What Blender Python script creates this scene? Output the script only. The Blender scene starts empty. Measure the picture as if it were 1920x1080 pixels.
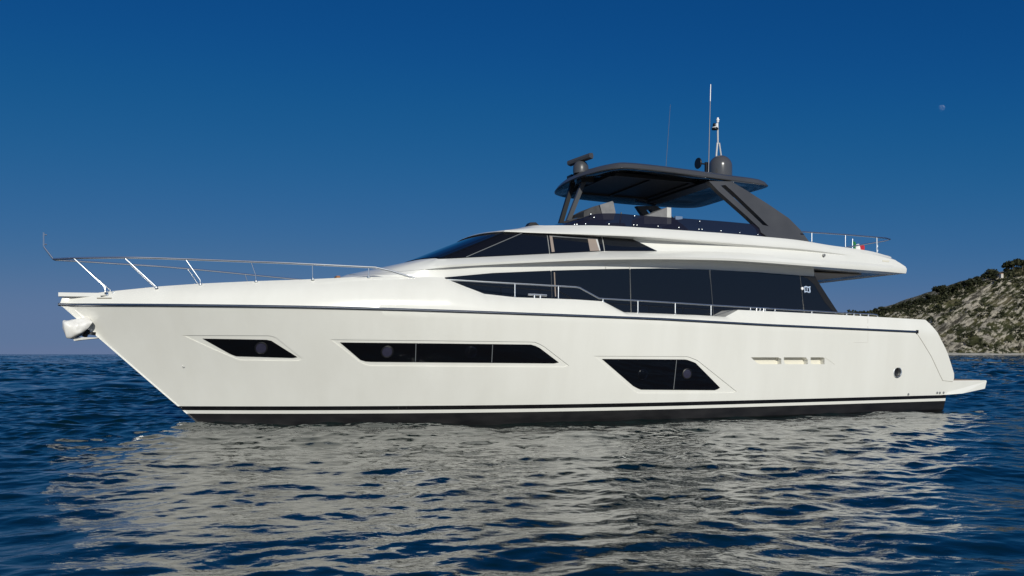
import bpy, bmesh, math, random
import numpy as np
from mathutils import Vector, noise

R = math.radians
SC = bpy.context.scene
COL = SC.collection
random.seed(7)
rng = np.random.default_rng(11)

# ------------------------------------------------------------------ camera, sky, sun
F = 1493.3            # focal length in pixels of a 1920 wide picture (28 mm lens)
HY = 664.0            # horizon row
A = R(21.0)           # heading of the yacht against the picture plane
DB = 17.75            # distance of the stem at the waterline
CAMH = 131 / F * DB

cam_d = bpy.data.cameras.new("camera")
cam = bpy.data.objects.new("camera", cam_d)
COL.objects.link(cam)
cam.location = (0, 0, CAMH)
cam.rotation_euler = (R(90), 0, 0)
cam_d.sensor_width = 36.0
cam_d.lens = F / 1920 * 36.0
cam_d.shift_y = (HY - 540) / 1920
cam_d.clip_start = 0.1
cam_d.clip_end = 90000
SC.camera = cam

SUN_EL, SUN_AZ = R(24), R(12)          # sun behind the camera, a little to the right
sdir = Vector((math.sin(SUN_AZ) * math.cos(SUN_EL), -math.cos(SUN_AZ) * math.cos(SUN_EL), math.sin(SUN_EL)))

world = bpy.data.worlds.new("World")
SC.world = world
world.use_nodes = True
wt = world.node_tree
wt.nodes.clear()
wo = wt.nodes.new("ShaderNodeOutputWorld")
bg = wt.nodes.new("ShaderNodeBackground")
sky = wt.nodes.new("ShaderNodeTexSky")
sky.sky_type = 'NISHITA'
sky.sun_disc = False
sky.sun_elevation = SUN_EL
sky.sun_rotation = math.pi - SUN_AZ
sky.altitude = 2500
sky.air_density = 1.0
sky.dust_density = 0.25
sky.ozone_density = 4.0
# clear, polarised-looking air: the sky model's own radiance through one response curve per channel
dim = wt.nodes.new("ShaderNodeVectorMath")
dim.operation = 'SCALE'
dim.inputs["Scale"].default_value = 0.06
cv = wt.nodes.new("ShaderNodeRGBCurve")
CURVES = ([(0, 0), (.062, .0045), (.086, .010), (.145, .034), (.292, .098), (.525, .122), (1, .30)],
          [(0, 0), (.122, .070), (.169, .098), (.274, .134), (.473, .176), (.621, .184), (1, .34)],
          [(0, 0), (.252, .242), (.335, .275), (.481, .314), (.625, .33), (1, .50)])
for c_i, pts_ in enumerate(CURVES):
    cc_v = cv.mapping.curves[c_i]
    while len(cc_v.points) < len(pts_):
        cc_v.points.new(.5, .5)
    for p_i, (px_, py_) in enumerate(pts_):
        cc_v.points[p_i].location = (px_, py_)
        cc_v.points[p_i].handle_type = 'AUTO_CLAMPED'
cv.mapping.update()
up_ = wt.nodes.new("ShaderNodeVectorMath")
up_.operation = 'SCALE'
up_.inputs["Scale"].default_value = 10.0
bg.inputs["Strength"].default_value = 0.1
wt.links.new(sky.outputs[0], dim.inputs[0])
wt.links.new(dim.outputs[0], cv.inputs["Color"])
wt.links.new(cv.outputs[0], up_.inputs[0])
wt.links.new(up_.outputs[0], bg.inputs[0])
wt.links.new(bg.outputs[0], wo.inputs[0])

sun_d = bpy.data.lights.new("sun", 'SUN')
sun_d.energy = 3.6
sun_d.angle = R(0.53)
sun_d.color = (1.0, 0.975, 0.875)
sun = bpy.data.objects.new("sun", sun_d)
COL.objects.link(sun)
sun.rotation_euler = sdir.to_track_quat('Z', 'Y').to_euler()

SC.cycles.adaptive_threshold = 0.004
SC.view_settings.view_transform = 'Standard'
SC.view_settings.look = 'None'
SC.view_settings.exposure = 0.0
SC.view_settings.gamma = 1.0


# ------------------------------------------------------------------ materials
def mat(name, col, rough=0.5, metal=0.0, coat=0.0, ior=1.5, alpha=1.0, spec=0.5):
    m = bpy.data.materials.new(name)
    m.use_nodes = True
    b = m.node_tree.nodes["Principled BSDF"]
    b.inputs["Base Color"].default_value = (*col, 1)
    b.inputs["Roughness"].default_value = rough
    b.inputs["Metallic"].default_value = metal
    b.inputs["Coat Weight"].default_value = coat
    b.inputs["IOR"].default_value = ior
    b.inputs["Alpha"].default_value = alpha
    b.inputs["Specular IOR Level"].default_value = spec
    return m


def nd(m, t, **kw):
    n = m.node_tree.nodes.new(t)
    for k, v in kw.items():
        if k in n.inputs:
            n.inputs[k].default_value = v
        else:
            setattr(n, k, v)
    return n


def ln(m, a, b):
    m.node_tree.links.new(a, b)


def bsdf(m):
    return m.node_tree.nodes["Principled BSDF"]


def vary(m, c1, c2, scale, stretch=(1, 1, 1), rough=None, detail=6, lo=.35, hi=.65):
    """noise between two colours (wear, dirt, weathering)"""
    tc = nd(m, "ShaderNodeTexCoord")
    mp = nd(m, "ShaderNodeMapping")
    mp.inputs["Scale"].default_value = stretch
    nz = nd(m, "ShaderNodeTexNoise", Scale=scale, Detail=detail, Roughness=.6)
    cr = nd(m, "ShaderNodeValToRGB")
    cr.color_ramp.elements[0].position = lo
    cr.color_ramp.elements[1].position = hi
    cr.color_ramp.elements[0].color = (*c1, 1)
    cr.color_ramp.elements[1].color = (*c2, 1)
    ln(m, tc.outputs["Object"], mp.inputs[0])
    ln(m, mp.outputs[0], nz.inputs["Vector"])
    ln(m, nz.outputs[0], cr.inputs[0])
    ln(m, cr.outputs[0], bsdf(m).inputs["Base Color"])
    if rough:
        mr = nd(m, "ShaderNodeMapRange")
        mr.inputs["To Min"].default_value = rough[0]
        mr.inputs["To Max"].default_value = rough[1]
        ln(m, nz.outputs[0], mr.inputs[0])
        ln(m, mr.outputs[0], bsdf(m).inputs["Roughness"])
    return m


GEL = vary(mat("gelcoat", (.8, .79, .75), .22, coat=.8), (.755, .745, .695), (.79, .782, .735), .8, (2.2, 2.2, .25), (.16, .28))
GEL2 = vary(mat("gelcoat_upper", (.8, .79, .75), .25, coat=.5), (.715, .712, .68), (.745, .742, .712), .7, (1, 1, 1), (.2, .3))
for g_ in (GEL, GEL2):
    bsdf(g_).inputs["Coat Roughness"].default_value = .02
BOOT = vary(mat("boot_black", (.006, .006, .007), .25), (.005, .005, .006), (.011, .011, .012), 2, (1, 1, 1))
ANTI = vary(mat("antifouling", (.012, .012, .014), .5), (.006, .006, .0075), (.014, .0135, .015), 1.5, (1, 1, 3), (.4, .6))
GLASS = mat("dark_glass", (.006, .008, .013), .02, ior=1.5)
HGLASS = mat("hull_glass", (.004, .004, .005), .015, ior=1.52)
TINT = mat("tinted_acrylic", (.012, .012, .022), .04, ior=1.49, alpha=.93)
STEEL = mat("polished_steel", (.90, .92, .92), .32, 1.0)
RUB = mat("rub_steel", (.50, .51, .54), .30, 1.0)
GREY = vary(mat("graphite_paint", (.05, .052, .058), .38, coat=.25), (.056, .058, .064), (.066, .068, .074), 1.2, (1, 1, 1), (.32, .42))
UNDER = mat("hardtop_lining", (.035, .038, .042), .12, coat=.6)
BLACK = mat("black_plastic", (.008, .008, .009), .45)
BLACKG = mat("black_gloss", (.006, .006, .008), .12)
COVER = vary(mat("grey_canvas", (.19, .19, .2), .8), (.17, .17, .18), (.22, .22, .23), 8)
COVERW = vary(mat("pale_canvas", (.5, .5, .5), .8), (.5, .5, .5), (.58, .58, .57), 8)
BEIGE = mat("beige_trim", (.27, .22, .19), .5)
CREAM = mat("cream_plastic", (.69, .66, .57), .5)
PANEL = mat("soffit_lining", (.20, .17, .13), .4)
SOFF = mat("soffit_reflection_grey", (.20, .21, .235), .15, coat=.5)  # dark blue-grey reflection of the sea put into the soffit's base colour
SEAM = mat("seam_sealant", (.30, .28, .23), .7)
SEAML = mat("pale_seam", (.62, .60, .55), .6)
JOINT = mat("grey_joint", (.16, .17, .18), .4)
JOINTD = mat("dark_joint", (.055, .06, .07), .4)
ANCH = vary(mat("anchor_paint", (.8, .79, .76), .35), (.74, .72, .68), (.82, .81, .79), 6)
ZINC = mat("galvanised_steel", (.35, .35, .34), .45, .7)
PORT = mat("port_glass", (.035, .034, .058), .05, ior=1.6)
LAMP = mat("frosted_lens", (.85, .85, .86), .2)
MARK = mat("pale_blue_decal", (.45, .55, .72), .5)
ORANGE = mat("orange_cushion", (.28, .12, .05), .7)
teak = vary(mat("teak", (.30, .22, .16), .6), (.26, .19, .14), (.36, .27, .2), 3, (1, 30, 1))


# ------------------------------------------------------------------ mesh helpers
def link(name, me, parent=None, label=None):
    o = bpy.data.objects.new(name, me)
    COL.objects.link(o)
    if parent is not None:
        o.parent = parent
    if label:
        o["label"] = label
    return o


def finish(me, smooth=True, ang=32):
    bm = bmesh.new()
    bm.from_mesh(me)
    bmesh.ops.remove_doubles(bm, verts=bm.verts, dist=1e-5)
    bmesh.ops.recalc_face_normals(bm, faces=bm.faces)
    bm.to_mesh(me)
    bm.free()
    if smooth:
        me.polygons.foreach_set("use_smooth", [True] * len(me.polygons))
        me.set_sharp_from_angle(angle=R(ang))
    me.update()
    return me


class MB:
    """collects geometry in yacht coordinates (s aft, t to port, z up) or plain xyz"""

    def __init__(self, yacht=True):
        self.v, self.f, self.m = [], [], []
        self.y = yacht

    def vert(self, p):
        self.v.append((p[0], -p[1], p[2]) if self.y else tuple(p))
        return len(self.v) - 1

    def face(self, idx, m=0):
        self.f.append(tuple(idx))
        self.m.append(m)

    def grid(self, rows, m=0, close=False):
        base = len(self.v)
        nr, nc = len(rows), len(rows[0])
        for r in rows:
            for p in r:
                self.vert(p)
        for i in range(nr - 1):
            for j in range(nc if close else nc - 1):
                k = (j + 1) % nc
                mm = m[i] if isinstance(m, (list, tuple)) else m
                self.face((base + i * nc + j, base + i * nc + k, base + (i + 1) * nc + k, base + (i + 1) * nc + j), mm)
        return base

    def tube(self, pts, r, n=8, m=0, caps=True):
        pts = [Vector(p) for p in pts]
        k = len(pts)
        rr = r if isinstance(r, (list, tuple)) else [r] * k
        tang = []
        for i in range(k):
            a = pts[max(i - 1, 0)]
            b = pts[min(i + 1, k - 1)]
            tang.append((b - a).normalized())
        up = Vector((0, 0, 1)) if abs(tang[0].z) < .9 else Vector((1, 0, 0))
        nrm = tang[0].cross(up).normalized()
        rows = []
        for i in range(k):
            nrm = (nrm - tang[i] * nrm.dot(tang[i])).normalized()
            bi = tang[i].cross(nrm)
            rows.append([pts[i] + (nrm * math.cos(2 * math.pi * q / n) + bi * math.sin(2 * math.pi * q / n)) * rr[i] for q in range(n)])
        b = self.grid(rows, m, close=True)
        if caps:
            self.face([b + q for q in range(n)], m)
            self.face([b + (k - 1) * n + q for q in range(n)], m)

    def prism(self, poly, t0, t1, m=0):
        """polygon in (s,z) [or per point t] extruded across t"""
        a = [self.vert((p[0], t0(p) if callable(t0) else t0, p[1])) for p in poly]
        b = [self.vert((p[0], t1(p) if callable(t1) else t1, p[1])) for p in poly]
        self.face(a, m)
        self.face(b[::-1], m)
        n = len(poly)
        for i in range(n):
            j = (i + 1) % n
            self.face((a[i], a[j], b[j], b[i]), m)

    def box(self, lo, hi, m=0):
        self.prism([(lo[0], lo[2]), (hi[0], lo[2]), (hi[0], hi[2]), (lo[0], hi[2])], lo[1], hi[1], m)

    def disc(self, c, prof, tf, n=26, m=0):
        """rings laid on a hull surface t=tf(s,z); prof = (radius, height above the surface)"""
        rows = []
        for (r, h) in prof:
            rows.append([(c[0] + r * math.cos(2 * math.pi * q / n) * 1.0, tf(c[0] + r * math.cos(2 * math.pi * q / n), c[2] + r * math.sin(2 * math.pi * q / n)) + h,
                          c[2] + r * math.sin(2 * math.pi * q / n)) for q in range(n)])
        b = self.grid(rows, m, close=True)
        self.face([b + (len(prof) - 1) * n + q for q in range(n)], m)

    def lathe(self, c, prof, n=24, m=0, axis='z', caps=True):
        rows = []
        for (r, h) in prof:
            row = []
            for q in range(n):
                a = 2 * math.pi * q / n
                x, y = r * math.cos(a), r * math.sin(a)
                if axis == 'z':
                    row.append((c[0] + x, c[1] + y, c[2] + h))
                elif axis == 't':
                    row.append((c[0] + x, c[1] + h, c[2] + y))
                else:
                    row.append((c[0] + h, c[1] + x, c[2] + y))
            rows.append(row)
        b = self.grid(rows, m, close=True)
        if caps:
            self.face([b + q for q in range(n)], m)
            self.face([b + (len(prof) - 1) * n + q for q in range(n)], m)

    def mesh(self, name, mats, smooth=True, ang=32):
        me = bpy.data.meshes.new(name)
        me.from_pydata(self.v, [], self.f)
        for mm in (mats if isinstance(mats, (list, tuple)) else [mats]):
            me.materials.append(mm)
        me.polygons.foreach_set("material_index", self.m)
        return finish(me, smooth, ang)

    def build(self, name, mats, parent=None, label=None, smooth=True, ang=32):
        return link(name, self.mesh(name, mats, smooth, ang), parent, label)


def cat(pts, n):
    """Catmull-Rom resample of a list of points (uniform in control index)"""
    P = np.array(pts, float)
    k = len(P)
    u = np.linspace(0, k - 1, n)
    i = np.clip(np.floor(u).astype(int), 0, k - 2)
    f = (u - i)[:, None]
    p1, p2 = P[i], P[i + 1]
    p0 = np.where((i > 0)[:, None], P[np.maximum(i - 1, 0)], 2 * p1 - p2)
    p3 = np.where((i < k - 2)[:, None], P[np.minimum(i + 2, k - 1)], 2 * p2 - p1)
    return .5 * (2 * p1 + (p2 - p0) * f + (2 * p0 - 5 * p1 + 4 * p2 - p3) * f ** 2 + (3 * p1 - p0 - 3 * p2 + p3) * f ** 3)


def arc(pts, n):
    """linear resample by arc length"""
    P = np.array(pts, float)
    d = np.r_[0, np.cumsum(np.linalg.norm(np.diff(P, axis=0), axis=1))]
    u = np.linspace(0, d[-1], n)
    return np.stack([np.interp(u, d, P[:, c]) for c in range(P.shape[1])], 1)


# ------------------------------------------------------------------ survey: sight lines -> yacht coordinates
P0 = np.array([(372 - 960) / F * DB, DB])
U = np.array([math.cos(A), math.sin(A)])
N = np.array([math.sin(A), -math.cos(A)])


def bp(px, py, t):
    """sight line met with the vertical surface t (number or function of s,z)"""
    tv = t if not callable(t) else 2.0
    for _ in range(30 if callable(t) else 1):
        k = (px - 960) / F
        q = P0 + tv * N
        s = (k * q[1] - q[0]) / (U[0] - k * U[1])
        z = CAMH - (py - HY) / F * (q[1] + s * U[1])
        if callable(t):
            tv = .5 * tv + .5 * float(t(s, z))
    return (s, tv, z)


def bps(pts, t):
    return [bp(x, y, t) for x, y in pts]


def itp(tab):
    xs = [a for a, b in tab]
    ys = [b for a, b in tab]
    return lambda s: float(np.interp(s, xs, ys))


# ------------------------------------------------------------------ the yacht
yacht = bpy.data.objects.new("motor_yacht", None)
COL.objects.link(yacht)
yacht.location = (P0[0], P0[1], 0)
yacht.rotation_euler = (0, 0, A)
yacht["label"] = "long white motor yacht with dark windows and graphite hardtop lying at anchor on the sea"
yacht["category"] = "yacht"

# ---- hull form
_zr = [(-2.72, 2.60), (-.71, 2.575), (1.92, 2.54), (4.06, 2.50), (6.9, 2.44), (10.1, 2.38), (13.2, 2.28), (18.2, 2.165), (20.5, 2.12)]
zrr = itp(_zr)
_se = itp([(-1, 19.5), (0, 19.62), (.42, 19.62), (.80, 19.84), (.95, 19.86), (1.62, 19.45), (2.13, 19.0), (2.5, 18.63)])


def stem(z):
    return -2.70 * z / 2.6


def hullT(s, z):
    v = min(max(z / zrr(s), 0), 1.0)
    w = v ** 1.25
    Le = 11.6 * (1 - v) + 11.2 * v
    pw = 1.95 * (1 - w) + 2.3 * w
    B = 2.58 + (2.9 - 2.58) * v ** .8
    x = min(max((s - stem(max(z, 0))) / Le, 0), 1)
    t = B * (1 - (1 - x) ** pw)
    if s > 11:
        t -= .13 * ((s - 11) / 8) ** 2
    return max(t, .02 + .10 * v ** 6)


def insT(s):          # how far the top of the bulwark sits inside the rubbing strake
    return float(np.interp(s, [-2.7, -1.5, 0, 2.5, 4.5, 5.7, 9, 19], [.0, .16, .34, .42, .40, .26, .14, .10]))


def topT(s, z=0):
    return max(hullT(s, zrr(s)) - insT(s), .10)


_top_px = [(118, 559), (135, 556), (153, 553), (196, 547.5), (230, 544), (300, 537), (371, 532), (470, 527.5), (560, 524.4), (635, 521),
           (700, 519.3), (760, 518.5), (829, 520), (874, 538), (908, 551), (966, 557.5), (1078, 561.5), (1130, 565), (1170, 585.3), (1240, 588), (1310, 591),
           (1360, 594), (1384, 581), (1580, 590.5), (1735, 599.5)]
_top = [bp(x, y, topT) for x, y in _top_px]
_top = [( -2.66, .1, _top[0][2])] + _top[1:]
ts_, tz_ = [p[0] for p in _top], [p[2] for p in _top]
ztop = lambda s: float(np.interp(s, ts_, tz_))
S_TOP0, S_TOP1 = ts_[0], ts_[-1]

qs = set(np.round(np.linspace(0, 1, 190) ** 1.15, 5))
for s_ in ts_:
    qs.add(round((s_ - S_TOP0) / (S_TOP1 - S_TOP0), 5))
qs = np.array(sorted(qs))
qs = qs[np.r_[True, np.diff(qs) > .0008]]
rows = []          # keel to deck centre, port side
zk = [(-1.0, 0.0), (-.55, .80), (0, 1), (.24, 1), (.315, 1), (.408, 1)]
for z, k in zk:
    s0, s1 = stem(max(z, -.5)), _se(z)
    rows.append([(s0 + q * (s1 - s0), hullT(s0 + q * (s1 - s0), z) * k, z) for q in qs])
for v in np.linspace(.21, 1, 13):
    r = []
    s0, s1 = -2.70 * v, _se(v * 2.13)
    for q in qs:
        s = s0 + q * (s1 - s0)
        z = v * zrr(s)
        r.append((s, hullT(s, z), z))
    rows.append(r)
rr_row = rows[-1]
top_row = []
for q in qs:
    s = S_TOP0 + q * (S_TOP1 - S_TOP0)
    top_row.append((s, topT(s), ztop(s)))
for w in (.25, .5, .72, .88, 1.0):
    rows.append([(a[0] + (b[0] - a[0]) * w, a[1] + (b[1] - a[1]) * w ** 2.0, a[2] + (b[2] - a[2]) * w) for a, b in zip(rr_row, top_row)])
rows.append([(p[0], p[1] * .93 - .02 if p[1] > .3 else p[1] * .8, p[2] + .012) for p in top_row])
rows.append([(p[0], 0.0, p[2] + .012) for p in top_row])

mb = MB()
nq = len(qs)
mrow = [1, 1, 1, 0, 2] + [0] * 40
b0 = mb.grid(rows, [mrow[i] for i in range(len(rows) - 1)])
mir = [[(p[0], -p[1], p[2]) for p in r] for r in rows]
b1 = mb.grid(mir, [mrow[i] for i in range(len(rows) - 1)])
for i in range(len(rows) - 1):
    for j in (0, nq - 1):
        a, b = b0 + i * nq + j, b0 + (i + 1) * nq + j
        c, d = b1 + i * nq + j, b1 + (i + 1) * nq + j
        if i == 0:
            mb.face((a, b, d), mrow[i])
        elif i == len(rows) - 2:
            mb.face((a, b, c), mrow[i])
        else:
            mb.face((a, b, d, c), mrow[i])
hull_me = mb.mesh("hull", [GEL, ANTI, BOOT], True, 28)
hull = link("hull", hull_me, yacht)


def strip(up, lo, tf, n=40, m=5, off=0.0, ends=(.0, 1.0)):
    """grid over a region bounded by an upper and a lower outline sharing both end points"""
    a = arc([bp(x, y, tf) for x, y in up], n)
    b = arc([bp(x, y, tf) for x, y in lo], n)
    g = []
    for i in range(m + 1):
        w = i / m
        p = a * (1 - w) + b * w
        g.append([(q[0], tf(q[0], q[2]) + off, q[2]) for q in p])
    return g


def slab(up, lo, tf, off_out, off_in, n=40, m=5, both=False):
    mbb = MB()
    go = strip(up, lo, tf, n, m, off_out)
    gi = strip(up, lo, tf, n, m, off_in)
    for sg in ((1, -1) if both else (1,)):
        f = lambda g: [[(p[0], sg * p[1], p[2]) for p in r] for r in g]
        mbb.grid(f(go))
        mbb.grid(f(gi))
        per = lambda g: g[0] + [r[-1] for r in g[1:]] + g[-1][::-1][1:] + [r[0] for r in g[::-1]][1:-1]
        mbb.grid([per(f(go)), per(f(gi))], close=True)
    return mbb


# ---- windows sunk into the hull side
WIN = [
    dict(pu=[(343, 628.8), (505, 629.3), (517, 632.5), (566, 672)], pl=[(343, 628.8), (400, 655), (449, 675.5), (562, 676.5), (566, 672)],
         gu=[(379.5, 634.8), (500, 637), (509, 639), (557.5, 669.5)], gl=[(379.5, 634.8), (432, 664), (443, 668), (550, 671.2), (557.5, 669.5)],
         dv=[], ph=[(489.5, 653, 1)]),
    dict(pu=[(620, 636.6), (1002, 641), (1017, 647), (1067, 685.5)], pl=[(620, 636.6), (676, 680), (690, 686), (1060, 688.5), (1067, 685.5)],
         gu=[(637.5, 642), (996, 646), (1009, 650), (1048, 679.5)], gl=[(637.5, 642), (676, 675), (688, 678.3), (1042, 681.3), (1048, 679.5)],
         dv=[(780, 644, 779, 678), (923.7, 646, 922, 680)], ph=[(726, 660, 1), (883, 661, 0)]),
    dict(pu=[(1114, 667.5), (1289.6, 668.3), (1308, 675.5), (1381, 734)], pl=[(1114, 667.5), (1184, 730), (1196, 737.5), (1374, 736.5), (1381, 734)],
         gu=[(1129, 673), (1287, 674), (1304, 680), (1350.5, 727)], gl=[(1129, 673), (1188, 724), (1201, 730.5), (1343, 731.5), (1350.5, 727)],
         dv=[(1268.7, 674.5, 1263, 730)], ph=[(1205, 703, 0), (1288.5, 701, 1)]),
]
cutters = []
DEP = .017
for w in WIN:
    cutters.append(slab(w['pu'], w['pl'], hullT, .4, -DEP, 44, 5))
VENT = [[(1408, 670), (1465, 670), (1465, 682.8), (1422, 682.8)], [(1470, 670), (1514.5, 670), (1514.5, 682.8), (1470, 682.8)],
        [(1520, 670), (1546, 670), (1546, 682.8), (1520, 682.8)]]
for q in VENT:
    cutters.append(slab([q[0], q[1], q[2]], [q[0], q[3], q[2]], hullT, .3, -.16, 9, 5))
c = bp(1682.5, 698, hullT)
cc = MB()
cc.lathe((c[0], c[1] - .15, c[2]), [(.125, 0), (.125, .5)], 24, axis='t')
cutters.append(cc)
cobjs = []
for k in cutters:
    for side in (0,):
        me = k.mesh("cut", [GEL], False)
        co = link("cut", me, yacht)
        cobjs.append(co)
        md = hull.modifiers.new("cut", 'BOOLEAN')
        md.operation = 'DIFFERENCE'
        md.solver = 'EXACT'
        md.object = co
dg = bpy.context.evaluated_depsgraph_get()
new = bpy.data.meshes.new_from_object(hull.evaluated_get(dg))
hull.modifiers.clear()
hull.data = new
new.name = "hull"
for co in cobjs:
    bpy.data.objects.remove(co)
new.polygons.foreach_set("use_smooth", [True] * len(new.polygons))
new.set_sharp_from_angle(angle=R(28))


def ring(px, py, tf, r, off, parent, name, m1, m2):
    c_ = bp(px, py, tf)
    b_ = MB()
    b_.lathe((c_[0], c_[1] + off, c_[2]), [(r * 1.12, 0), (r * 1.12, .012), (r * .96, .018)], 22, axis='t')
    o_ = b_.build(name, m1, parent)
    b_ = MB()
    b_.lathe((c_[0], c_[1] + off, c_[2]), [(r * .95, .004), (r * .95, .013), (r * .4, .020)], 22, axis='t')
    b_.build("lens", m2, o_) if parent is yacht else None
    return o_


for w in WIN:
    o = slab(w['gu'], w['gl'], hullT, -DEP + .012, -DEP - .03, 44, 5).build("hull_window", HGLASS, yacht)
    for (x0, y0, x1, y1) in w['dv']:
        b = MB()
        a0, a1 = bp(x0, y0, hullT), bp(x1, y1, hullT)
        pts = [(a0[0] + (a1[0] - a0[0]) * k / 4, 0, a0[2] + (a1[2] - a0[2]) * k / 4) for k in range(5)]
        pts = [(p[0], hullT(p[0], p[2]) - DEP + .014, p[2]) for p in pts]
        b.tube(pts, .009, 6)
        b.build("divider", JOINT, o)
    for (x, y, vis) in w['ph']:
        c_ = bp(x, y, hullT)
        b = MB()
        rr_ = .115
        b.disc(c_, [(rr_ * 1.15, -.02), (rr_ * 1.15, -DEP + .020), (rr_ * 1.0, -DEP + .028), (rr_ * .90, -DEP + .016)], hullT, m=1)
        b.disc(c_, [(rr_ * .89, -DEP + .0165), (rr_ * .6, -DEP + .022), (rr_ * .56, -DEP + .018), (.02, -DEP + .024)], hullT)
        b.build("porthole", [PORT if vis else HGLASS, BLACK if vis else BLACKG], o)

for q in VENT:      # cream floor and sloped sill of each vent bay
    b = slab([q[0], q[1], q[2]], [q[0], q[3], q[2]], hullT, -.150, -.19, 9, 4)
    b.build("air_vent", CREAM, yacht)
c = bp(1682.5, 698, hullT)
b = MB()
b.lathe((c[0], c[1] - .004, c[2]), [(.120, -.10), (.121, -.02), (.122, .012), (.132, .022), (.148, .016), (.150, -.03)], 28, axis='t', caps=False)
ex = b.build("exhaust_port", STEEL, yacht)
b = MB()
b.lathe((c[0], c[1] - .10, c[2]), [(.119, 0), (.119, .02), (.06, .03)], 24, axis='t')
b.build("flap", BLACK, ex)


def seam(name, pts, tf, r, m, parent, off=.001):
    b_ = MB()
    p_ = [bp(x, y, tf) for x, y in pts]
    d_ = []
    for i in range(len(p_) - 1):
        for k in range(8):
            w_ = k / 8
            d_.append((p_[i][0] * (1 - w_) + p_[i + 1][0] * w_, p_[i][2] * (1 - w_) + p_[i + 1][2] * w_))
    d_.append((p_[-1][0], p_[-1][2]))
    b_.tube([(s, tf(s, z) + off, z) for s, z in d_], r, 5)
    return b_.build(name, m, parent)


def upT(s, z):      # hull side above the strake
    zr_, zt_ = zrr(s), ztop(s)
    if z <= zr_:
        return hullT(s, z)
    w_ = min((z - zr_) / max(zt_ - zr_, .05), 1)
    return hullT(s, zr_) - insT(s) * w_ ** 2


seam("hull_seam", [(1719, 625), (1727, 637), (1746, 668), (1762.5, 703.6), (1767.5, 713.5), (1786, 715.5)], hullT, .007, SEAM, hull)
seam("hull_seam", [(1627, 612), (1627, 642), (1600, 642)], hullT, .004, SEAML, hull)
seam("hull_seam", [(1627, 597), (1627, 606)], upT, .004, SEAML, hull)
seam("hull_seam", [(1546.5, 670), (1565, 683)], hullT, .005, SEAML, hull)
for (x, y, r) in ((344.6, 686.5, .028),):
    c_ = bp(x, y, hullT)
    b = MB()
    b.lathe((c_[0], c_[1] - .012, c_[2]), [(r * 1.25, 0), (r * 1.25, .014), (r * .7, .016), (r * .7, .004)], 14, axis='t')
    b.build("drain_outlet", ZINC, hull)
for (x, y) in ((1757, 736.5), (1762, 736.5), (1769, 736.2), (1703, 739.3)):
    c_ = bp(x, y, hullT)
    b = MB()
    b.lathe((c_[0], c_[1] - .006, c_[2]), [(.035, 0), (.035, .012), (.02, .016)], 12, axis='t')
    b.build("drain_outlet", ZINC, hull)

# rubbing strake: a rounded steel moulding round the whole hull
b = MB()
pr = [(-.02, -.030), (.018, -.028), (.034, -.010), (.036, .010), (.02, .027), (-.02, .030)]
sr = np.linspace(-2.70, bp(1718, 622, hullT)[0], 150)
rws = []
for s in sr:
    t_, z_ = hullT(s, zrr(s)), zrr(s)
    rws.append([(s - (.03 if s < -2.6 else 0), t_ + a, z_ + h) for a, h in pr])
full = [[(p[0], -p[1], p[2]) for p in r] for r in rws[::-1]] + rws
bb = b.grid(full, close=True)
b.face([bb + k for k in range(6)])
b.face([bb + (len(full) - 1) * 6 + k for k in range(6)])
b.build("rub_rail", RUB, hull)
# cover of stern end: little black plug of the strake
b = MB()
p = bp(1718, 622, hullT)
b.box((p[0] - .01, p[1] - .02, p[2] - .045), (p[0] + .04, p[1] + .04, p[2] + .045))
b.build("strake_end", BLACK, hull)

# swim platform
b = MB()
_t196 = hullT(19.6, .6)
tp = lambda p: float(np.interp(p[0], [19.0, 19.35, 19.62, 20.5, 21.3], [_t196 - .06, _t196 - .03, _t196 + .002, _t196 - .03, _t196 - .09]))
poly = [(19.0, .81), (19.62, .815), (21.25, .80), (21.28, .77), (21.20, .56), (20.25, .44), (19.62, .415), (19.3, .415), (19.0, .415)]
b.prism(poly, lambda p: -tp(p), tp)
sp = b.build("swim_platform", GEL, yacht, smooth=False)
b = MB()
b.prism([(19.9, .816), (21.15, .803), (21.15, .812), (19.9, .826)], -2.3, 2.35)
b.build("teak_deck", teak, sp, smooth=False)

# bow platform
b = MB()
bz0, bz1 = bp(114, 556.5, 0)[2], bp(114, 549.3, 0)[2]
pl = [(-2.72, .16), (-2.74, .0), (-2.72, -.16), (-1.5, -.42), (-1.5, .42)]
b.grid([[(s, t, bz0) for s, t in pl], [(s, t, bz1) for s, t in pl]], close=True)
b.face(range(5))
b.face(range(5, 10))
b.build("bow_platform", GEL2, yacht, smooth=False)

# ---- deckhouse (lower storey) and coachroof
HT = 2.10
U1 = bps([(834, 520), (922, 512), (1026, 507.6), (1130, 504.6), (1240, 503), (1332, 505.7), (1420, 510.5), (1498, 516.4), (1528, 518.5)], HT)
u1z = itp([(4.0, 3.10), (4.6, 3.2)] + [(p[0], p[2]) for p in U1])
Lp = [bp(x, y, t) for x, y, t in [(823, 502.5, 2.12), (922, 496, 2.2), (1026, 491, 2.28), (1130, 486.8, 2.36), (1240, 486, 2.44), (1357, 487.7, 2.52),
                                   (1439, 493, 2.57), (1525, 499.5, 2.6), (1594, 504.5, 2.6), (1661, 509.5, 2.6), (1702, 513, 2.58)]]
lz = itp([(p[0], p[2]) for p in Lp])
lt = itp([(p[0], p[1]) for p in Lp])

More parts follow.
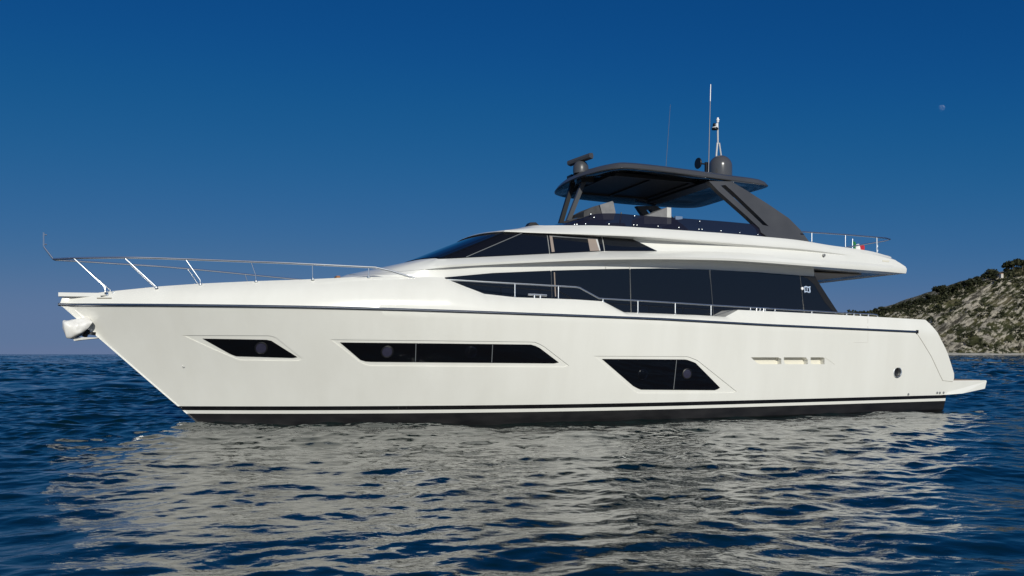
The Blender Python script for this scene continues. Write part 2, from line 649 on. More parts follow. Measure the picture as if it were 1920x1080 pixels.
nose = [(2.95, 0), (2.93, .7), (2.95, 1.15), (3.2, 1.5), (4.1, 1.86), (5.05, 2.03)]
cr = [(3.20, 0, 3.40), (3.18, .68, 3.385), (3.17, 1.10, 3.34), (3.4, 1.44, 3.31), (4.2, 1.80, 3.38), (5.05, 2.05, 3.47)]
sides = [5.8, 6.8, 7.8, 8.8, 9.8, 10.8, 11.8, 12.8, 13.8, 14.6, 15.3]
n_n = 60
deckz = lambda s: ztop(s) - .12
base = [(s, t, deckz(s)) for s, t in nose] + [(s, HT - .04, deckz(s)) for s in sides] + [(16.15, HT - .04, 2.68)]
mid = [(s + .03, t - .0, (deckz(s) + c_[2]) / 2 + .06) for (s, t), c_ in zip(nose, cr)] + [(s, HT - .03, u1z(s)) for s in sides] + [(15.38, HT - .03, 3.64)]
topr = cr + [(s, HT - .0, lz(s) + .04) for s in sides] + [(15.05, HT - .0, lz(15) + .04)]
mb = MB()
g = [cat(base, 120), cat(mid, 120), cat(topr, 120)]
g = [[tuple(p) for p in r] for r in g]
for sg in (1, -1):
    mb.grid([[(p[0], sg * p[1], p[2]) for p in r] for r in g])
ed = [r[-1] for r in g]
mb.grid([[p for p in ed], [(p[0], -p[1], p[2]) for p in ed]])
dh = mb.build("deckhouse", GEL2, yacht)

# main deck glazing: long dark band in panes
low = [(834, 520), (870, 545), (930, 590), (1040, 600), (1160, 605), (1310, 608), (1420, 604), (1510, 604), (1577, 594)]
upx = [(834, 520), (922, 512), (1026, 507.6), (1130, 504.6), (1240, 503), (1332, 505.7), (1420, 510.5), (1498, 516.4), (1528, 518.5), (1577, 594)]


def lowz(s):
    return ztop(s) - .18


def pane(parent, name, xa, xb, m, tflat, upper, lower, off=.006):
    """pane between two slanted joints; each joint is (x_top, x_bottom) in survey columns"""
    us = [(p[0], p[2]) for p in bps(upper, tflat)]
    ls = [(p[0], p[2]) for p in bps(lower, tflat)]
    return us, ls


ufun = itp([(p[0], p[2]) for p in U1])
sT = lambda px, py: bp(px, py, HT)[0]
joints = [(sT(1033, 507.6), sT(1035.6, 560)), (sT(1181, 503.5), sT(1184, 575)), (sT(1330.5, 506), sT(1338.5, 572)), (sT(1499.5, 517), sT(1509.5, 582))]
tip = bp(834, 520, HT)
edges = [(tip[0], tip[0] + .02)] + joints + [(15.37, 16.13)]
for k in range(5):
    (ta, ba), (tb, bb_) = edges[k], edges[k + 1]
    gp = .012
    rws = []
    for i in range(7):
        w = i / 6
        row = []
        for j in range(17):
            x = j / 16
            st = ta + gp + (tb - ta - 2 * gp) * x
            sb = ba + gp + (bb_ - ba - 2 * gp) * x
            zt_, zb_ = ufun(st), min(lowz(sb), ufun(st) - .005)
            if k == 4:
                zb_ = max(zb_, 2.55)
            row.append((st + (sb - st) * w, HT + .008, zt_ + (zb_ - zt_) * w))
        rws.append(row)
    b = MB()
    b.grid(rws)
    b.grid([[(p[0], p[1] - .06, p[2]) for p in r] for r in rws])
    pane_o = b.build("side_window", GLASS, dh)
    if k == 4:
        # wavy white mark on the glass of the aft pane
        o4 = pane_o
        bm_ = MB()
        def stroke(pts, r=.012):
            q_ = [bp(x, y, HT + .012) for x, y in pts]
            bm_.tube(q_, r, 6)
        stroke([(1507, 539), (1511, 537.5), (1515, 539), (1519, 538)], .02)
        stroke([(1508.5, 540), (1509, 547)], .016)
        stroke([(1513, 540), (1513.5, 545)], .014)
        stroke([(1517.5, 540), (1518.5, 547)], .02)
        stroke([(1508, 548), (1512, 546.5), (1516, 548), (1519, 547.5)], .017)
        bm_.build("window_mark", MARK, pane_o)
    else:
        jt, jb = edges[k + 1]
        b = MB()
        b.tube([(jt, HT + .010, ufun(jt) - .01), (jb, HT + .010, lowz(jb))], .008, 6)
        b.build("window_joint", JOINTD, dh)
# dark raked frame at the aft end of the band, and pale pillar seen in the forward panes
b = MB()
fr = [bp(x, y, HT + .012) for x, y in [(1501, 516.8), (1528, 518.8), (1552, 556), (1571, 585), (1563, 585), (1546, 566), (1527, 534), (1514, 522)]]
b.prism([(p[0], p[2]) for p in fr], HT - .05, HT + .013)
b.build("window_frame", BLACK, dh, smooth=False)
b = MB()
b.tube([bp(1039.3, 510.5, HT + .012), bp(1041.5, 556, HT + .012)], .016, 6)
b.build("pillar", BEIGE, dh)
b = MB()
b.lathe(bp(1503.2, 541, HT), [(.04, 0), (.04, .03), (.02, .035)], 12, axis='t')
b.build("courtesy_lamp", LAMP, dh)
seam("hatch_seam", [(1136, 503.2), (1136, 494.5), (1180.5, 493.8), (1181, 503)], lambda s, z: HT, .005, SEAML, dh)

p = bp(634.5, 518.5, 1.1)
b = MB()
b.box((p[0] - .05, p[1] - .30, p[2] - .12), (p[0] + .03, p[1] + .06, p[2] + .012))
b.build("sunpad_cushion", ORANGE, dh, smooth=False)

# ---- upper storey / flybridge shell
tG = itp([(5, 1.90), (7.6, 1.97), (9, 2.02), (10.5, 2.08), (12, 2.32), (14, 2.5), (16, 2.56), (18.2, 2.56)])
Gb = [bp(x, y, lambda s, z: tG(s)) for x, y in [(823, 485.8), (896, 482.3), (1026, 475.9), (1130, 471.2), (1233, 470.8)]]
gz = itp([(p[0], p[2]) for p in Gb] + [(12, 4.13), (14, 4.08), (16, 4.02), (18.0, 3.96)])
tGt = itp([(6.7, 1.62), (7.3, 1.70), (8.4, 1.80), (10, 1.92), (11, 2.06), (12, 2.26), (14, 2.44), (16, 2.5), (18, 2.5)])
Gt = [bp(x, y, lambda s, z: tGt(s)) for x, y in [(948, 435.7), (990, 435.8), (1078, 441), (1188, 448), (1208, 449.5), (1338, 459), (1500, 470.5), (1594, 478.5)]]
gtz = itp([(p[0], p[2]) for p in Gt] + [(18.0, 4.10)])
tK2 = itp([(6.7, 1.68), (7.37, 1.80), (8.4, 1.98), (10, 2.20), (12, 2.40), (14.5, 2.52), (16, 2.54), (18, 2.52)])
K2 = [bp(x, y, lambda s, z: tK2(s)) for x, y in [(950, 434.4), (1000, 436.6), (1100, 440.0), (1208, 444), (1338, 454), (1500, 467), (1594, 477)]]
k2z = itp([(p[0], p[2]) for p in K2] + [(18.0, 4.12)])
tKt = itp([(7.4, 1.50), (7.82, 1.58), (9.1, 1.86), (10.86, 2.16), (13.6, 2.38), (15, 2.44), (17.7, 2.44)])
KT = [bp(x, y, lambda s, z: tKt(s)) for x, y in [(990, 425.2), (1026.5, 422.6), (1130, 422.8), (1182, 425.4), (1260, 430.6), (1338.5, 435.8), (1416.7, 441.8), (1442.7, 445), (1500, 450.5), (1523, 455.4), (1594, 465), (1647, 473.6), (1675, 479)]]
ktz = itp([(p[0], p[2]) for p in KT])

ss = [5.07, 5.9, 6.8, 7.7, 8.6, 9.5, 10.5, 11.5, 12.5, 13.5, 14.5, 15.5, 16.5, 17.3, 18.05]
r_so = [(3.6, 0, 3.2), (3.6, .4, 3.2), (3.6, .7, 3.2), (3.8, .9, 3.2), (4.3, 1.3, 3.25)] + [(s, min(2.0, lt(s) - .1), lz(s) + .02) for s in ss]
r_L = [(3.26, 0, 3.41), (3.24, .66, 3.395), (3.23, 1.06, 3.35), (3.45, 1.40, 3.32), (4.25, 1.80, 3.39)] + [(s, lt(s), lz(s)) for s in ss]
r_L2 = [(3.40, 0, 3.45), (3.38, .62, 3.435), (3.4, 1.02, 3.39), (3.65, 1.38, 3.37), (4.4, 1.79, 3.47)] + [(s, lt(s) + .018, lz(s) + .05) for s in ss]
WB = [(4.56, 0, 3.735), (4.59, .7, 3.725), (4.69, 1.3, 3.715), (4.84, 1.66, 3.705), (4.97, 1.82, 3.70)]
r_G = WB + [(s, tG(s), gz(s)) for s in ss]
st = [6.72, 7.2, 7.7, 8.3, 8.9, 9.6, 10.5, 11.5, 12.5, 13.5, 14.5, 15.5, 16.4, 17.2, 17.95]
WT = [(6.20, 0, 4.42), (6.24, .55, 4.42), (6.35, 1.05, 4.415), (6.50, 1.38, 4.41), (6.62, 1.53, 4.408)]
r_T = WT + [(s, tGt(s), gtz(s)) for s in st]
r_T2 = [(6.14, 0, 4.435), (6.18, .57, 4.435), (6.29, 1.09, 4.43), (6.46, 1.43, 4.425), (6.60, 1.59, 4.422)] + [(s, tK2(s), k2z(s)) for s in st]
r_T3 = [(6.22, 0, 4.475), (6.26, .58, 4.473), (6.38, 1.09, 4.465), (6.54, 1.43, 4.455), (6.68, 1.59, 4.455)] + [(s, tK2(s) + .005, k2z(s) + .03) for s in st]
sk = [7.75, 8.1, 8.5, 8.9, 9.4, 9.9, 10.6, 11.5, 12.5, 13.5, 14.5, 15.5, 16.3, 17.0, 17.7]
r_K = [(7.2, 0, 4.63), (7.22, .6, 4.63), (7.3, 1.05, 4.63), (7.42, 1.35, 4.635), (7.55, 1.48, 4.64)] + [(s, tKt(s), ktz(s)) for s in sk]
r_K0 = [(a[0] - .05, a[1] + .03 * min(1, a[1]), a[2] - .035) for a in r_K]
r_Ki = [(a[0] + .12 if i < 5 else a[0] - (.05 if i > 17 else 0), max(a[1] - .10, 0), a[2] + .004) for i, a in enumerate(r_K)]
r_C = [(a[0] + .3 if i < 5 else a[0], 0, a[2] - .03) for i, a in enumerate(r_K)]
for r in (r_K, r_K0):
    r[-1] = (r[-1][0] + .0, r[-1][1] - .02, r[-1][2] - .05)


def half(rows_, nn=150):
    return [[tuple(p) for p in cat(r, nn)] for r in rows_]


def midrow(a, b, w, bulge=0.0):
    return [tuple(np.array(p) * (1 - w) + np.array(q) * w + np.array((0, bulge, 0))) for p, q in zip(a, b)]


for i_ in range(len(r_T)):
    f_ = min(max((r_T[i_][0] - 14.8) / 1.7, 0), 1)
    if f_ > 0:
        for r_, w_ in ((r_T, .42), (r_T2, .48), (r_T3, .54)):
            ln_ = np.array(r_G[i_]) * (1 - w_) + np.array(r_K0[i_]) * w_ + np.array((0, .02, 0))
            r_[i_] = tuple(np.array(r_[i_]) * (1 - f_) + ln_ * f_)
r_LG = midrow(r_L2, r_G, .5, .03)
r_KK = midrow(r_T3, r_K0, .5, .02)
mb = MB()
rws = half([r_so, r_L, r_L2, r_LG, r_G, r_T, r_T2, r_T3, r_KK, r_K0, r_K, r_Ki, r_C])
for sg in (1, -1):
    f0_ = len(mb.f)
    mb.grid([[(p[0], sg * p[1], p[2]) for p in r] for r in rws])
    for c_i in range(56):          # behind the panes the shell itself is black
        mb.m[f0_ + 4 * 149 + c_i] = 2
e = [r[-1] for r in rws]
mb.grid([e, [(p[0], -p[1], p[2]) for p in e]])
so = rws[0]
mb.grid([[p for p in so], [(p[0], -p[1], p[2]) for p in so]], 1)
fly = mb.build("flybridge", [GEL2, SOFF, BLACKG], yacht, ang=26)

# the dark glasshouse of the pilothouse: windshield round the nose and side panes
nG, nT = half([r_G])[0], half([r_T])[0]


def bi(i, w, off=.008):
    a, b_ = np.array(nG[i]), np.array(nT[i])
    p_ = a * (1 - w) + b_ * w
    return p_


def glasspatch(us, wfun, off=.010):
    """us: list of fractional columns; wfun(col)->(w0,w1)"""
    G_, T_ = np.array(nG), np.array(nT)
    cols = np.arange(len(G_))
    rws_ = []
    for k in range(6):
        row = []
        for u in us:
            w0, w1 = wfun(u)
            w = w0 + (w1 - w0) * k / 5
            a = np.array([np.interp(u, cols, G_[:, c]) for c in range(3)])
            b_ = np.array([np.interp(u, cols, T_[:, c]) for c in range(3)])
            p_ = a * (1 - w) + b_ * w
            # outward: mostly sideways on the side, forward on the nose
            du = .8
            a2 = np.array([np.interp(u + du, cols, G_[:, c]) for c in range(3)])
            a1 = np.array([np.interp(max(u - du, 0), cols, G_[:, c]) for c in range(3)])
            nrm = np.cross(a2 - a1, b_ - a)
            nrm /= np.linalg.norm(nrm) + 1e-9
            if nrm[0] > 0 and abs(nrm[1]) < .3 or nrm[1] < -.3:
                nrm = -nrm
            row.append(tuple(p_ + nrm * off))
        rws_.append(row)
    return rws_


# column numbers where things happen (control index * (149/19))
CI = 149 / 19.0
u_corner = 5 * CI
tipcol = None
gs = np.array([p[0] for p in nG])
us_tip = float(np.interp(Gb[-1][0], gs[int(u_corner):], np.arange(int(u_corner), 150)))
ts2 = np.array([p[0] for p in nT])
us_top = float(np.interp(Gt[3][0], ts2[int(u_corner):], np.arange(int(u_corner), 150)))
b = MB()
us = np.linspace(0, u_corner - .3, 40)
pt = glasspatch(us, lambda u: (.03, .985))
for sg in (1, -1):
    b.grid([[(p[0], sg * p[1], p[2]) for p in r] for r in pt])
ws = b.build("windshield", GLASS, fly)


def endw(u):
    # aft tip: the top edge slopes down to the tip
    if u <= us_top:
        return (.03, .97)
    return (.03, max(.97 * (us_tip - u) / max(us_tip - us_top, .01), .04))


def ucol(px, py):      # column of a bottom-edge sight
    s = bp(px, py, lambda s, z: tG(s))[0]
    return float(np.interp(s, gs[int(u_corner):], np.arange(int(u_corner), 150)))


def ucolT(px, py):
    s = bp(px, py, lambda s, z: tGt(s))[0]
    return float(np.interp(s, ts2[int(u_corner):], np.arange(int(u_corner), 150)))


_gA, _tA = np.array(nG)[30:], np.array(nT)[30:]


def tfly(s, z):
    """half breadth of the real shell between the lower and upper edge curves"""
    zz, tt = [], []
    for w in np.linspace(-.1, 1.1, 13):
        c_ = _gA * (1 - w) + _tA * w
        zz.append(np.interp(s, c_[:, 0], c_[:, 2]))
        tt.append(np.interp(s, c_[:, 0], c_[:, 1]))
    return float(np.interp(z, zz, tt))



PW = dict(
    a=([(823, 485.3), (948, 436.2), (990, 436.3), (1026, 438)], [(823, 485.3), (896, 482), (1030.5, 475.5)]),
)


def flyslab(up, lo, off=.012, n=40, m=5, mt=GLASS, name="side_window"):
    """pane as a grid between two outlines; columns joined straight so that slanted ends stay straight"""
    a = arc([bp(x, y, tfly) for x, y in up], n)
    b_ = arc([bp(x, y, tfly) for x, y in lo], n)
    g_ = []
    for i in range(m + 1):
        w = i / m
        p_ = a * (1 - w) + b_ * w
        g_.append([(q[0], tfly(q[0], q[2]) + off, q[2]) for q in p_])
    bb2 = MB()
    bb2.grid(g_)
    bb2.grid([[(p[0], p[1] - .04, p[2]) for p in r] for r in g_])
    return bb2.build(name, mt, fly)


flyslab([(823, 485.3), (950, 436.3)], [(823, 485.3), (873, 483)] and [(872, 483), (978, 436.6)], mt=BLACKG, name="corner_post")
flyslab([(980, 436.6), (1024.5, 438)], [(875, 482.9), (1029.5, 475.6)])
pn = flyslab([(1026, 438.1), (1127.5, 444.2)], [(1031, 475.5), (1132, 470.9)])
flyslab([(1129.5, 444.5), (1186, 448.5)], [(1134, 470.8), (1232, 470.6)])
b = MB()
b.tube([bp(874, 482, lambda s, z: tfly(s, z) + .016), bp(979, 437, lambda s, z: tfly(s, z) + .016)], .010, 6)
b.build("window_joint", JOINT, fly)
for (x0, y0, x1, y1) in ((1025.3, 438, 1030.2, 475), (1128.5, 444.8, 1133, 470.5)):
    b = MB()
    b.tube([bp(x0, y0, lambda s, z: tfly(s, z) + .014), bp(x1, y1, lambda s, z: tfly(s, z) + .014)], .008, 6)
    b.build("window_joint", JOINT, fly)


def quadfly(pts, off, m, name, parent):
    b_ = MB()
    q_ = [bp(x, y, lambda s, z: tfly(s, z) + off) for x, y in pts]
    i_ = [b_.vert(p) for p in q_]
    j_ = [b_.vert((p[0], p[1] - .02, p[2])) for p in q_]
    b_.face(i_)
    b_.face(j_[::-1])
    n_ = len(q_)
    for k_ in range(n_):
        b_.face((i_[k_], i_[(k_ + 1) % n_], j_[(k_ + 1) % n_], j_[k_]))
    return b_.build(name, m, parent, smooth=False)


quadfly([(1030.5, 442.5), (1035.5, 443), (1040, 472), (1034.5, 472.4)], .018, BEIGE, "cabin_trim", pn)
quadfly([(1030, 441.3), (1120.5, 447), (1120.5, 449), (1030.5, 443.4)], .018, JOINT, "cabin_trim", pn)
quadfly([(1102, 447.5), (1117, 448.5), (1124, 470), (1106.5, 470.6)], .018, BEIGE, "cabin_trim", pn)
quadfly([(1117, 448.5), (1120.5, 448.8), (1126, 470), (1124, 470)], .018, COVERW, "cabin_trim", pn)

# wipers on the windshield
for (x0, y0, x1, y1, t0, t1) in ((768, 494.5, 853, 465.5, .75, .55), (822, 484, 890, 456.5, 1.35, 1.2)):
    b = MB()
    b.tube([bp(x0, y0, t0), bp((x0 + x1) / 2, (y0 + y1) / 2 - .8, (t0 + t1) / 2), bp(x1, y1, t1)], [.022, .016, .014], 6)
    wp = b.build("wiper", BLACK, fly)
    b = MB()
    p = bp(x1, y1, t1)
    b.lathe((p[0], p[1], p[2] - .02), [(.03, 0), (.03, .05)], 10)
    b.build("wiper_pivot", STEEL, wp)

# small fittings on the flybridge side
p = bp(1545.5, 478.5, 2.56)
b = MB()
b.lathe((p[0], p[1] - .05, p[2]), [(.03, 0), (.038, .06), (.022, .075)], 14, axis='t')
b.build("navigation_lamp", ZINC, fly)
p = bp(1661, 489.5, 2.55)
b = MB()
b.box((p[0] - .12, p[1] - .05, p[2] - .022), (p[0] + .12, p[1] + .004, p[2] + .022))
b.build("air_inlet", CREAM, fly, smooth=False)
p = bp(998, 423, .2)
b = MB()
b.prism([(p[0] - .22, p[2] - .12), (p[0] - .10, p[2] + .06), (p[0] + .05, p[2] + .07), (p[0] + .30, p[2] - .12)], p[1] - .12, p[1] + .12)
b.build("roof_camera", BLACK, fly, smooth=False)
# beige lining under the aft overhang
b = MB()
b.box((15.45, -2.05, lz(16) - .035), (17.3, 1.75, lz(16) - .012))
b.build("soffit_panel", PANEL, fly, smooth=False)

# ---- flybridge windscreen of dark acrylic
wb = [(7.95, 0, 4.62), (7.97, .6, 4.62), (8.03, 1.0, 4.62), (8.12, 1.32, 4.63), (8.25, 1.48, 4.64)] + [(s, tKt(s) - .07, ktz(s) - .02) for s in (8.6, 9.0, 9.5, 10, 10.6, 11.3, 12, 12.7, 13.3, 13.9)]
tops = []
tpx = [(1040, 420.5), (1070, 409.5), (1094, 404.5), (1124, 400.5), (1146, 399), (1175.6, 402), (1215.6, 405), (1257, 408), (1300, 410.5), (1340, 413.8), (1380, 417), (1410, 420), (1445, 424)]
wtz = itp([(p[0], p[2]) for p in [bp(x, y, lambda s, z: tKt(s) - .17) for x, y in tpx]])
wtp = [(8.85, 0, 5.02), (8.85, .5, 5.01), (8.83, .9, 4.98), (8.8, 1.2, 4.95), (8.8, 1.4, 4.92)] + [(s, tKt(s) - .17, wtz(s)) for s in (8.95, 9.2, 9.6, 10.1, 10.7, 11.35, 12.03, 12.7, 13.3, 13.9)]
b = MB()
A_, B_ = half([wb, wtp], 110)
for sg in (1, -1):
    g_ = []
    for k in range(6):
        w = k / 5
        g_.append([(p[0] * (1 - w) + q[0] * w, sg * (p[1] * (1 - w) + q[1] * w + (.02 * math.sin(math.pi * w) if p[1] > .3 else 0)), p[2] * (1 - w) + q[2] * w) for p, q in zip(A_, B_)])
    b.grid(g_)
wsn = b.build("fly_windscreen", TINT, yacht)
for (x, y) in ((1077.5, 421), (1082, 421), (1098, 420), (1142, 420.2), (1188.5, 421.8), (1194.5, 422.2), (1234, 424.5), (1273, 426.8), (1310.5, 430), (1316.5, 430.3), (1352, 433), (1387, 436.3), (1421, 439.8), (1190, 405), (1312, 415.3), (1108, 402), (1114, 408)):
    p = bp(x, y, lambda s, z: tKt(s) - .06)
    b = MB()
    b.lathe((p[0], p[1] - .06, p[2]), [(.010, 0), (.010, .055), (.015, .060), (.014, .072), (.005, .076)], 10, axis='t')
    b.build("fastener", STEEL, wsn)

# helm console under its cover, and the helm seat in its pale cover
def P2(pts, t):
    return [(p[0], p[2]) for p in bps(pts, t)]


b = MB()
b.prism(P2([(1094.5, 412), (1095, 396.5), (1112, 387.5), (1122.5, 384.5), (1126, 394), (1131, 412)], .9), .1, .9)
cc_ = b.build("helm_console", vary(mat("dark_canvas", (.05, .05, .055), .8), (.04, .04, .045), (.06, .06, .065), 8), yacht, smooth=False)
b = MB()
b.prism(P2([(1124, 384.3), (1147.4, 377.2), (1149.5, 379), (1153.5, 398.5), (1150, 412), (1131, 412), (1126.5, 394)], .9), .08, .92)
b.build("console_cover", COVER, cc_, smooth=False)
b = MB()
b.prism(P2([(1208, 406.5), (1249.7, 389.2), (1249.7, 420), (1208, 420)], 1.2), .55, 1.2)
sc_ = b.build("helm_seat", COVER, yacht, smooth=False)
b = MB()
b.prism(P2([(1250, 388.8), (1258, 389.6), (1258.5, 420), (1250, 420)], 1.2), .5, 1.21)
b.build("seat_cover", COVERW, sc_, smooth=False)
b = MB()
b.prism([(8.6, 4.55), (9.0, 4.82), (10.0, 4.86), (10.25, 4.55)], -1.2, 1.35)
b.build("dashboard", BLACK, cc_, smooth=False)
b = MB()
for (s0, s1) in ((10.8, 11.4), (12.0, 13.4)):
    b.box((s0, -1.5, 4.45), (s1, 1.5, 4.66))
b.build("sofa", COVER, yacht, smooth=False)
b = MB()
p = bp(1165, 400, 1.55)
b.tube([(p[0] - .05, p[1], p[2] - .3), (p[0], p[1], p[2] + .02)], .02, 8)
b.build("handhold", BLACK, wsn)
b = MB()
p = bp(1272, 408.5, tKt(11) - .17)
b.box((p[0] - .1, p[1] - .05, p[2] - .05), (p[0] + .1, p[1] + .03, p[2] + .035))
b.build("hinge_clamp", STEEL, wsn, smooth=False)

# ---- hardtop
plan = [(s_ + .22, t_) for s_, t_ in [(8.92, 0), (8.93, .5), (8.98, .95), (9.08, 1.35), (9.28, 1.72), (9.62, 1.92), (10.3, 2.0), (11.2, 2.0), (12.1, 1.96), (13.0, 1.88), (13.55, 1.82), (13.92, 1.68), (14.06, 1.35), (14.1, .7), (14.1, 0)]]
lipz = itp([(8.9, 6.16), (9.2, 6.08), (9.6, 6.12), (10.5, 6.10), (12.1, 6.06), (13, 6.045), (14.1, 6.04)])
pl = cat(plan, 70)
crown = lambda t, k: k * (1 - (t / 2.0) ** 2)


def htrow(sc, dz, kc, inset):
    r = []
    for s, t in pl:
        cx = 11.6
        s_ = cx + (s - cx) * (1 - inset / 2.6)
        t_ = max(t - inset, 0) if t > inset else t * .3
        t_ = t * (1 - inset / 2.0)
        r.append((s_, t_, lipz(s) + dz + crown(t_, kc)))
    return r


rows_h = [htrow(1, -.02, .05, .0), htrow(1, .0, .05, -.015), htrow(1, .10, .05, .05), htrow(1, .15, .07, .14), htrow(1, .19, .12, .45), htrow(1, .22, .14, 1.1), htrow(1, .23, .14, 1.99)]
rows_u = [htrow(1, -.02, .05, .0), htrow(1, -.03, .05, .06), htrow(1, .0, .09, .5), htrow(1, .02, .12, 1.2), htrow(1, .02, .12, 1.99)]
mb = MB()
for sg in (1, -1):
    mb.grid([[(p[0], sg * p[1], p[2]) for p in r] for r in rows_h], 0)
    mb.grid([[(p[0], sg * p[1], p[2]) for p in r] for r in rows_u], 1)
# aft face across the stern edge of the top
ht = mb.build("hardtop", [GREY, UNDER], yacht, ang=24)
# louvred opening in the middle of the top, seen from below
b = MB()
zc = lambda s, t: lipz(s) + .0 + crown(t, .10)
b.box((9.8, -1.15, 6.10), (12.1, 1.15, 6.14))
b.build("sunroof", BLACK, ht, smooth=False)
b = MB()
for (lo, hi) in (((9.7, -1.25), (9.8, 1.25)), ((12.1, -1.25), (12.25, 1.25)), ((9.7, 1.15), (12.25, 1.25)), ((9.7, -1.25), (12.25, -1.15)), ((10.9, -1.15), (10.96, 1.15))):
    b.box((lo[0], lo[1], 6.06), (hi[0], hi[1], 6.15))
b.build("sunroof_frame", BLACK, ht, smooth=False)
b = MB()
b.box((12.3, -1.4, 6.02), (12.75, 1.5, 6.15))
b.build("cross_beam", BLACK, ht, smooth=False)

# raked side legs with their long slot
tleg = itp([(4.3, 2.44), (4.58, 2.36), (5.0, 2.18), (5.5, 2.02), (6.0, 1.90), (6.2, 1.88)])
lg_o = [(1329.5, 339.5), (1351, 339.8), (1371, 340), (1401.5, 358), (1440, 382.5), (1479, 409), (1501, 431), (1519, 455.5), (1480, 451), (1443, 446), (1427, 436), (1424, 427.5), (1400, 405), (1347, 358)]
lg_i = [(1351, 347.6), (1355, 347.2), (1360, 346.8), (1375, 360), (1398, 382), (1420, 403), (1433, 416), (1441.5, 424.2), (1438, 423.6), (1434, 422.6), (1430, 421.6), (1428.5, 420), (1405, 397.5), (1366, 361.5)]
for sg in (1, -1):
    b = MB()
    O = [bp(x, y, lambda s, z: tleg(z)) for x, y in lg_o]
    I = [bp(x, y, lambda s, z: tleg(z)) for x, y in lg_i]
    th = .16
    mk = lambda L_, d: [(p[0], sg * (p[1] + d), p[2]) for p in L_]
    b.grid([mk(O, 0), mk(I, 0), mk(I, -th), mk(O, -th), mk(O, 0)], close=True)
    b.build("hardtop_leg", GREY, yacht, ang=20)
# twin raked struts at the centre of the front
for (tb, x0, y0, x1, y1) in ((-.30, 1052.5, 414, 1076.5, 334), (.28, 1067, 409.5, 1095, 338)):
    a0, a1 = bp(x0, y0, tb), bp(x1, y1, tb)
    d = np.array(a1) - np.array(a0)
    a0 = np.array(a0) - d * .35
    a1 = np.array(a1) + d * .03
    b = MB()
    wdt = .060
    q0 = [(a0[0] - wdt, tb - .05), (a0[0] + wdt, tb - .05), (a0[0] + wdt, tb + .05), (a0[0] - wdt, tb + .05)]
    q1 = [(a1[0] - wdt, tb - .05), (a1[0] + wdt, tb - .05), (a1[0] + wdt, tb + .05), (a1[0] - wdt, tb + .05)]
    bb_ = b.grid([[(x, y, a0[2]) for x, y in q0], [(x, y, a1[2]) for x, y in q1]], close=True)
    b.face(range(bb_, bb_ + 4))
    b.face(range(bb_ + 4, bb_ + 8))
    so_ = b.build("hardtop_strut", GREY if tb > 0 else BLACK, yacht, smooth=False)
    b = MB()
    b.box((a1[0] - .16, tb - .14, a1[2] - .10), (a1[0] + .2, tb + .14, a1[2] + .03))
    b.build("strut_bracket", BLACK, so_, smooth=False)

# ---- radar, dome, aerials
rb = bp(1089, 316, .12)
b = MB()
b.lathe((rb[0], rb[1], rb[2] - .14), [(.20, 0), (.21, .08), (.20, .20), (.15, .29), (.08, .33)], 22)
rad = b.build("radar", GREY, yacht)
e0, e1 = bp(1067.5, 307, .05), bp(1109, 291, .9)
mid_ = (np.array(e0) + np.array(e1)) / 2
b = MB()
d = (np.array(e1) - np.array(e0))
d[2] = 0
d /= np.linalg.norm(d)
# open-array bar, level, turned across the boat
c0 = bp(1088, 299, .45)
hl = .62
va = np.array([.35, .94, 0])
va /= np.linalg.norm(va)
vb = np.array([va[1], -va[0], 0])
E0 = np.array(bp(1067.5, 306.5, .12 - .40))
E1 = np.array(bp(1109, 291.5, .12 + .40))
va = (E1 - E0)
L_ = np.linalg.norm(va)
va = va / L_
vb = np.cross(va, (0, 0, 1.0))
vb /= np.linalg.norm(vb)
vc = np.cross(vb, va)
prof = [(-.07, -.055), (.05, -.075), (.075, 0), (.05, .075), (-.07, .055), (-.085, 0)]
b.grid([[tuple(E0 + va * k + vb * x + vc * y) for x, y in prof] for k in (0, L_)], close=True)
b.face(range(6))
b.face(range(6, 12))
b.build("scanner_bar", GREY, rad, smooth=False)
b = MB()
cm = (E0 + E1) / 2
b.tube([(rb[0], rb[1], rb[2] + .1), tuple(cm)], .07, 12)
b.build("turning_post", GREY, rad)

dc = bp(1350.5, 320, .45)
b = MB()
rd_ = .325
b.lathe((dc[0], dc[1], 6.18), [(rd_ * .9, 0), (rd_, .06), (rd_, .58)] + [(rd_ * math.cos(a), .58 + .325 * math.sin(a)) for a in np.linspace(.1, 1.5, 12)], 36)
b.build("satellite_dome", vary(mat("dome_paint", (.07, .072, .08), .22, coat=.5), (.068, .07, .077), (.076, .078, .085), 1), yacht)


def aerial(x0, y0, x1, y1, t, r0, r1, m, tipm=None):
    a0, a1 = np.array(bp(x0, y0, t)), np.array(bp(x1, y1, t))
    a0b = a0 - (a1 - a0) * (.25 / np.linalg.norm(a1 - a0))
    b_ = MB()
    b_.tube([tuple(a0b), tuple(a0), tuple(a0 + (a1 - a0) * .5), tuple(a1)], [r0, r0, (r0 + r1) / 2, r1], 8)
    o_ = b_.build("whip_antenna", m, yacht)
    b_ = MB()
    b_.lathe(tuple(a0b), [(r0 * 2.6, -.06), (r0 * 2.6, .05), (r0 * 1.5, .16)], 12)
    b_.build("antenna_base", BLACK if tipm is None else STEEL, o_)
    if tipm:
        b_ = MB()
        b_.tube([tuple(a0 + (a1 - a0) * .80), tuple(a1)], [r1 * 1.5, r1 * 1.3], 8)
        b_.build("antenna_tip", tipm, o_)


AER = mat("aerial_glassfibre", (.12, .12, .14), .4)
AERD = mat("aerial_dark", (.05, .06, .08), .5)
aerial(1328.5, 318, 1332.5, 158, 1.0, .013, .008, AER, mat("aerial_tip", (.5, .5, .5), .3))
aerial(1249, 308, 1257, 196, -.9, .007, .004, AERD)
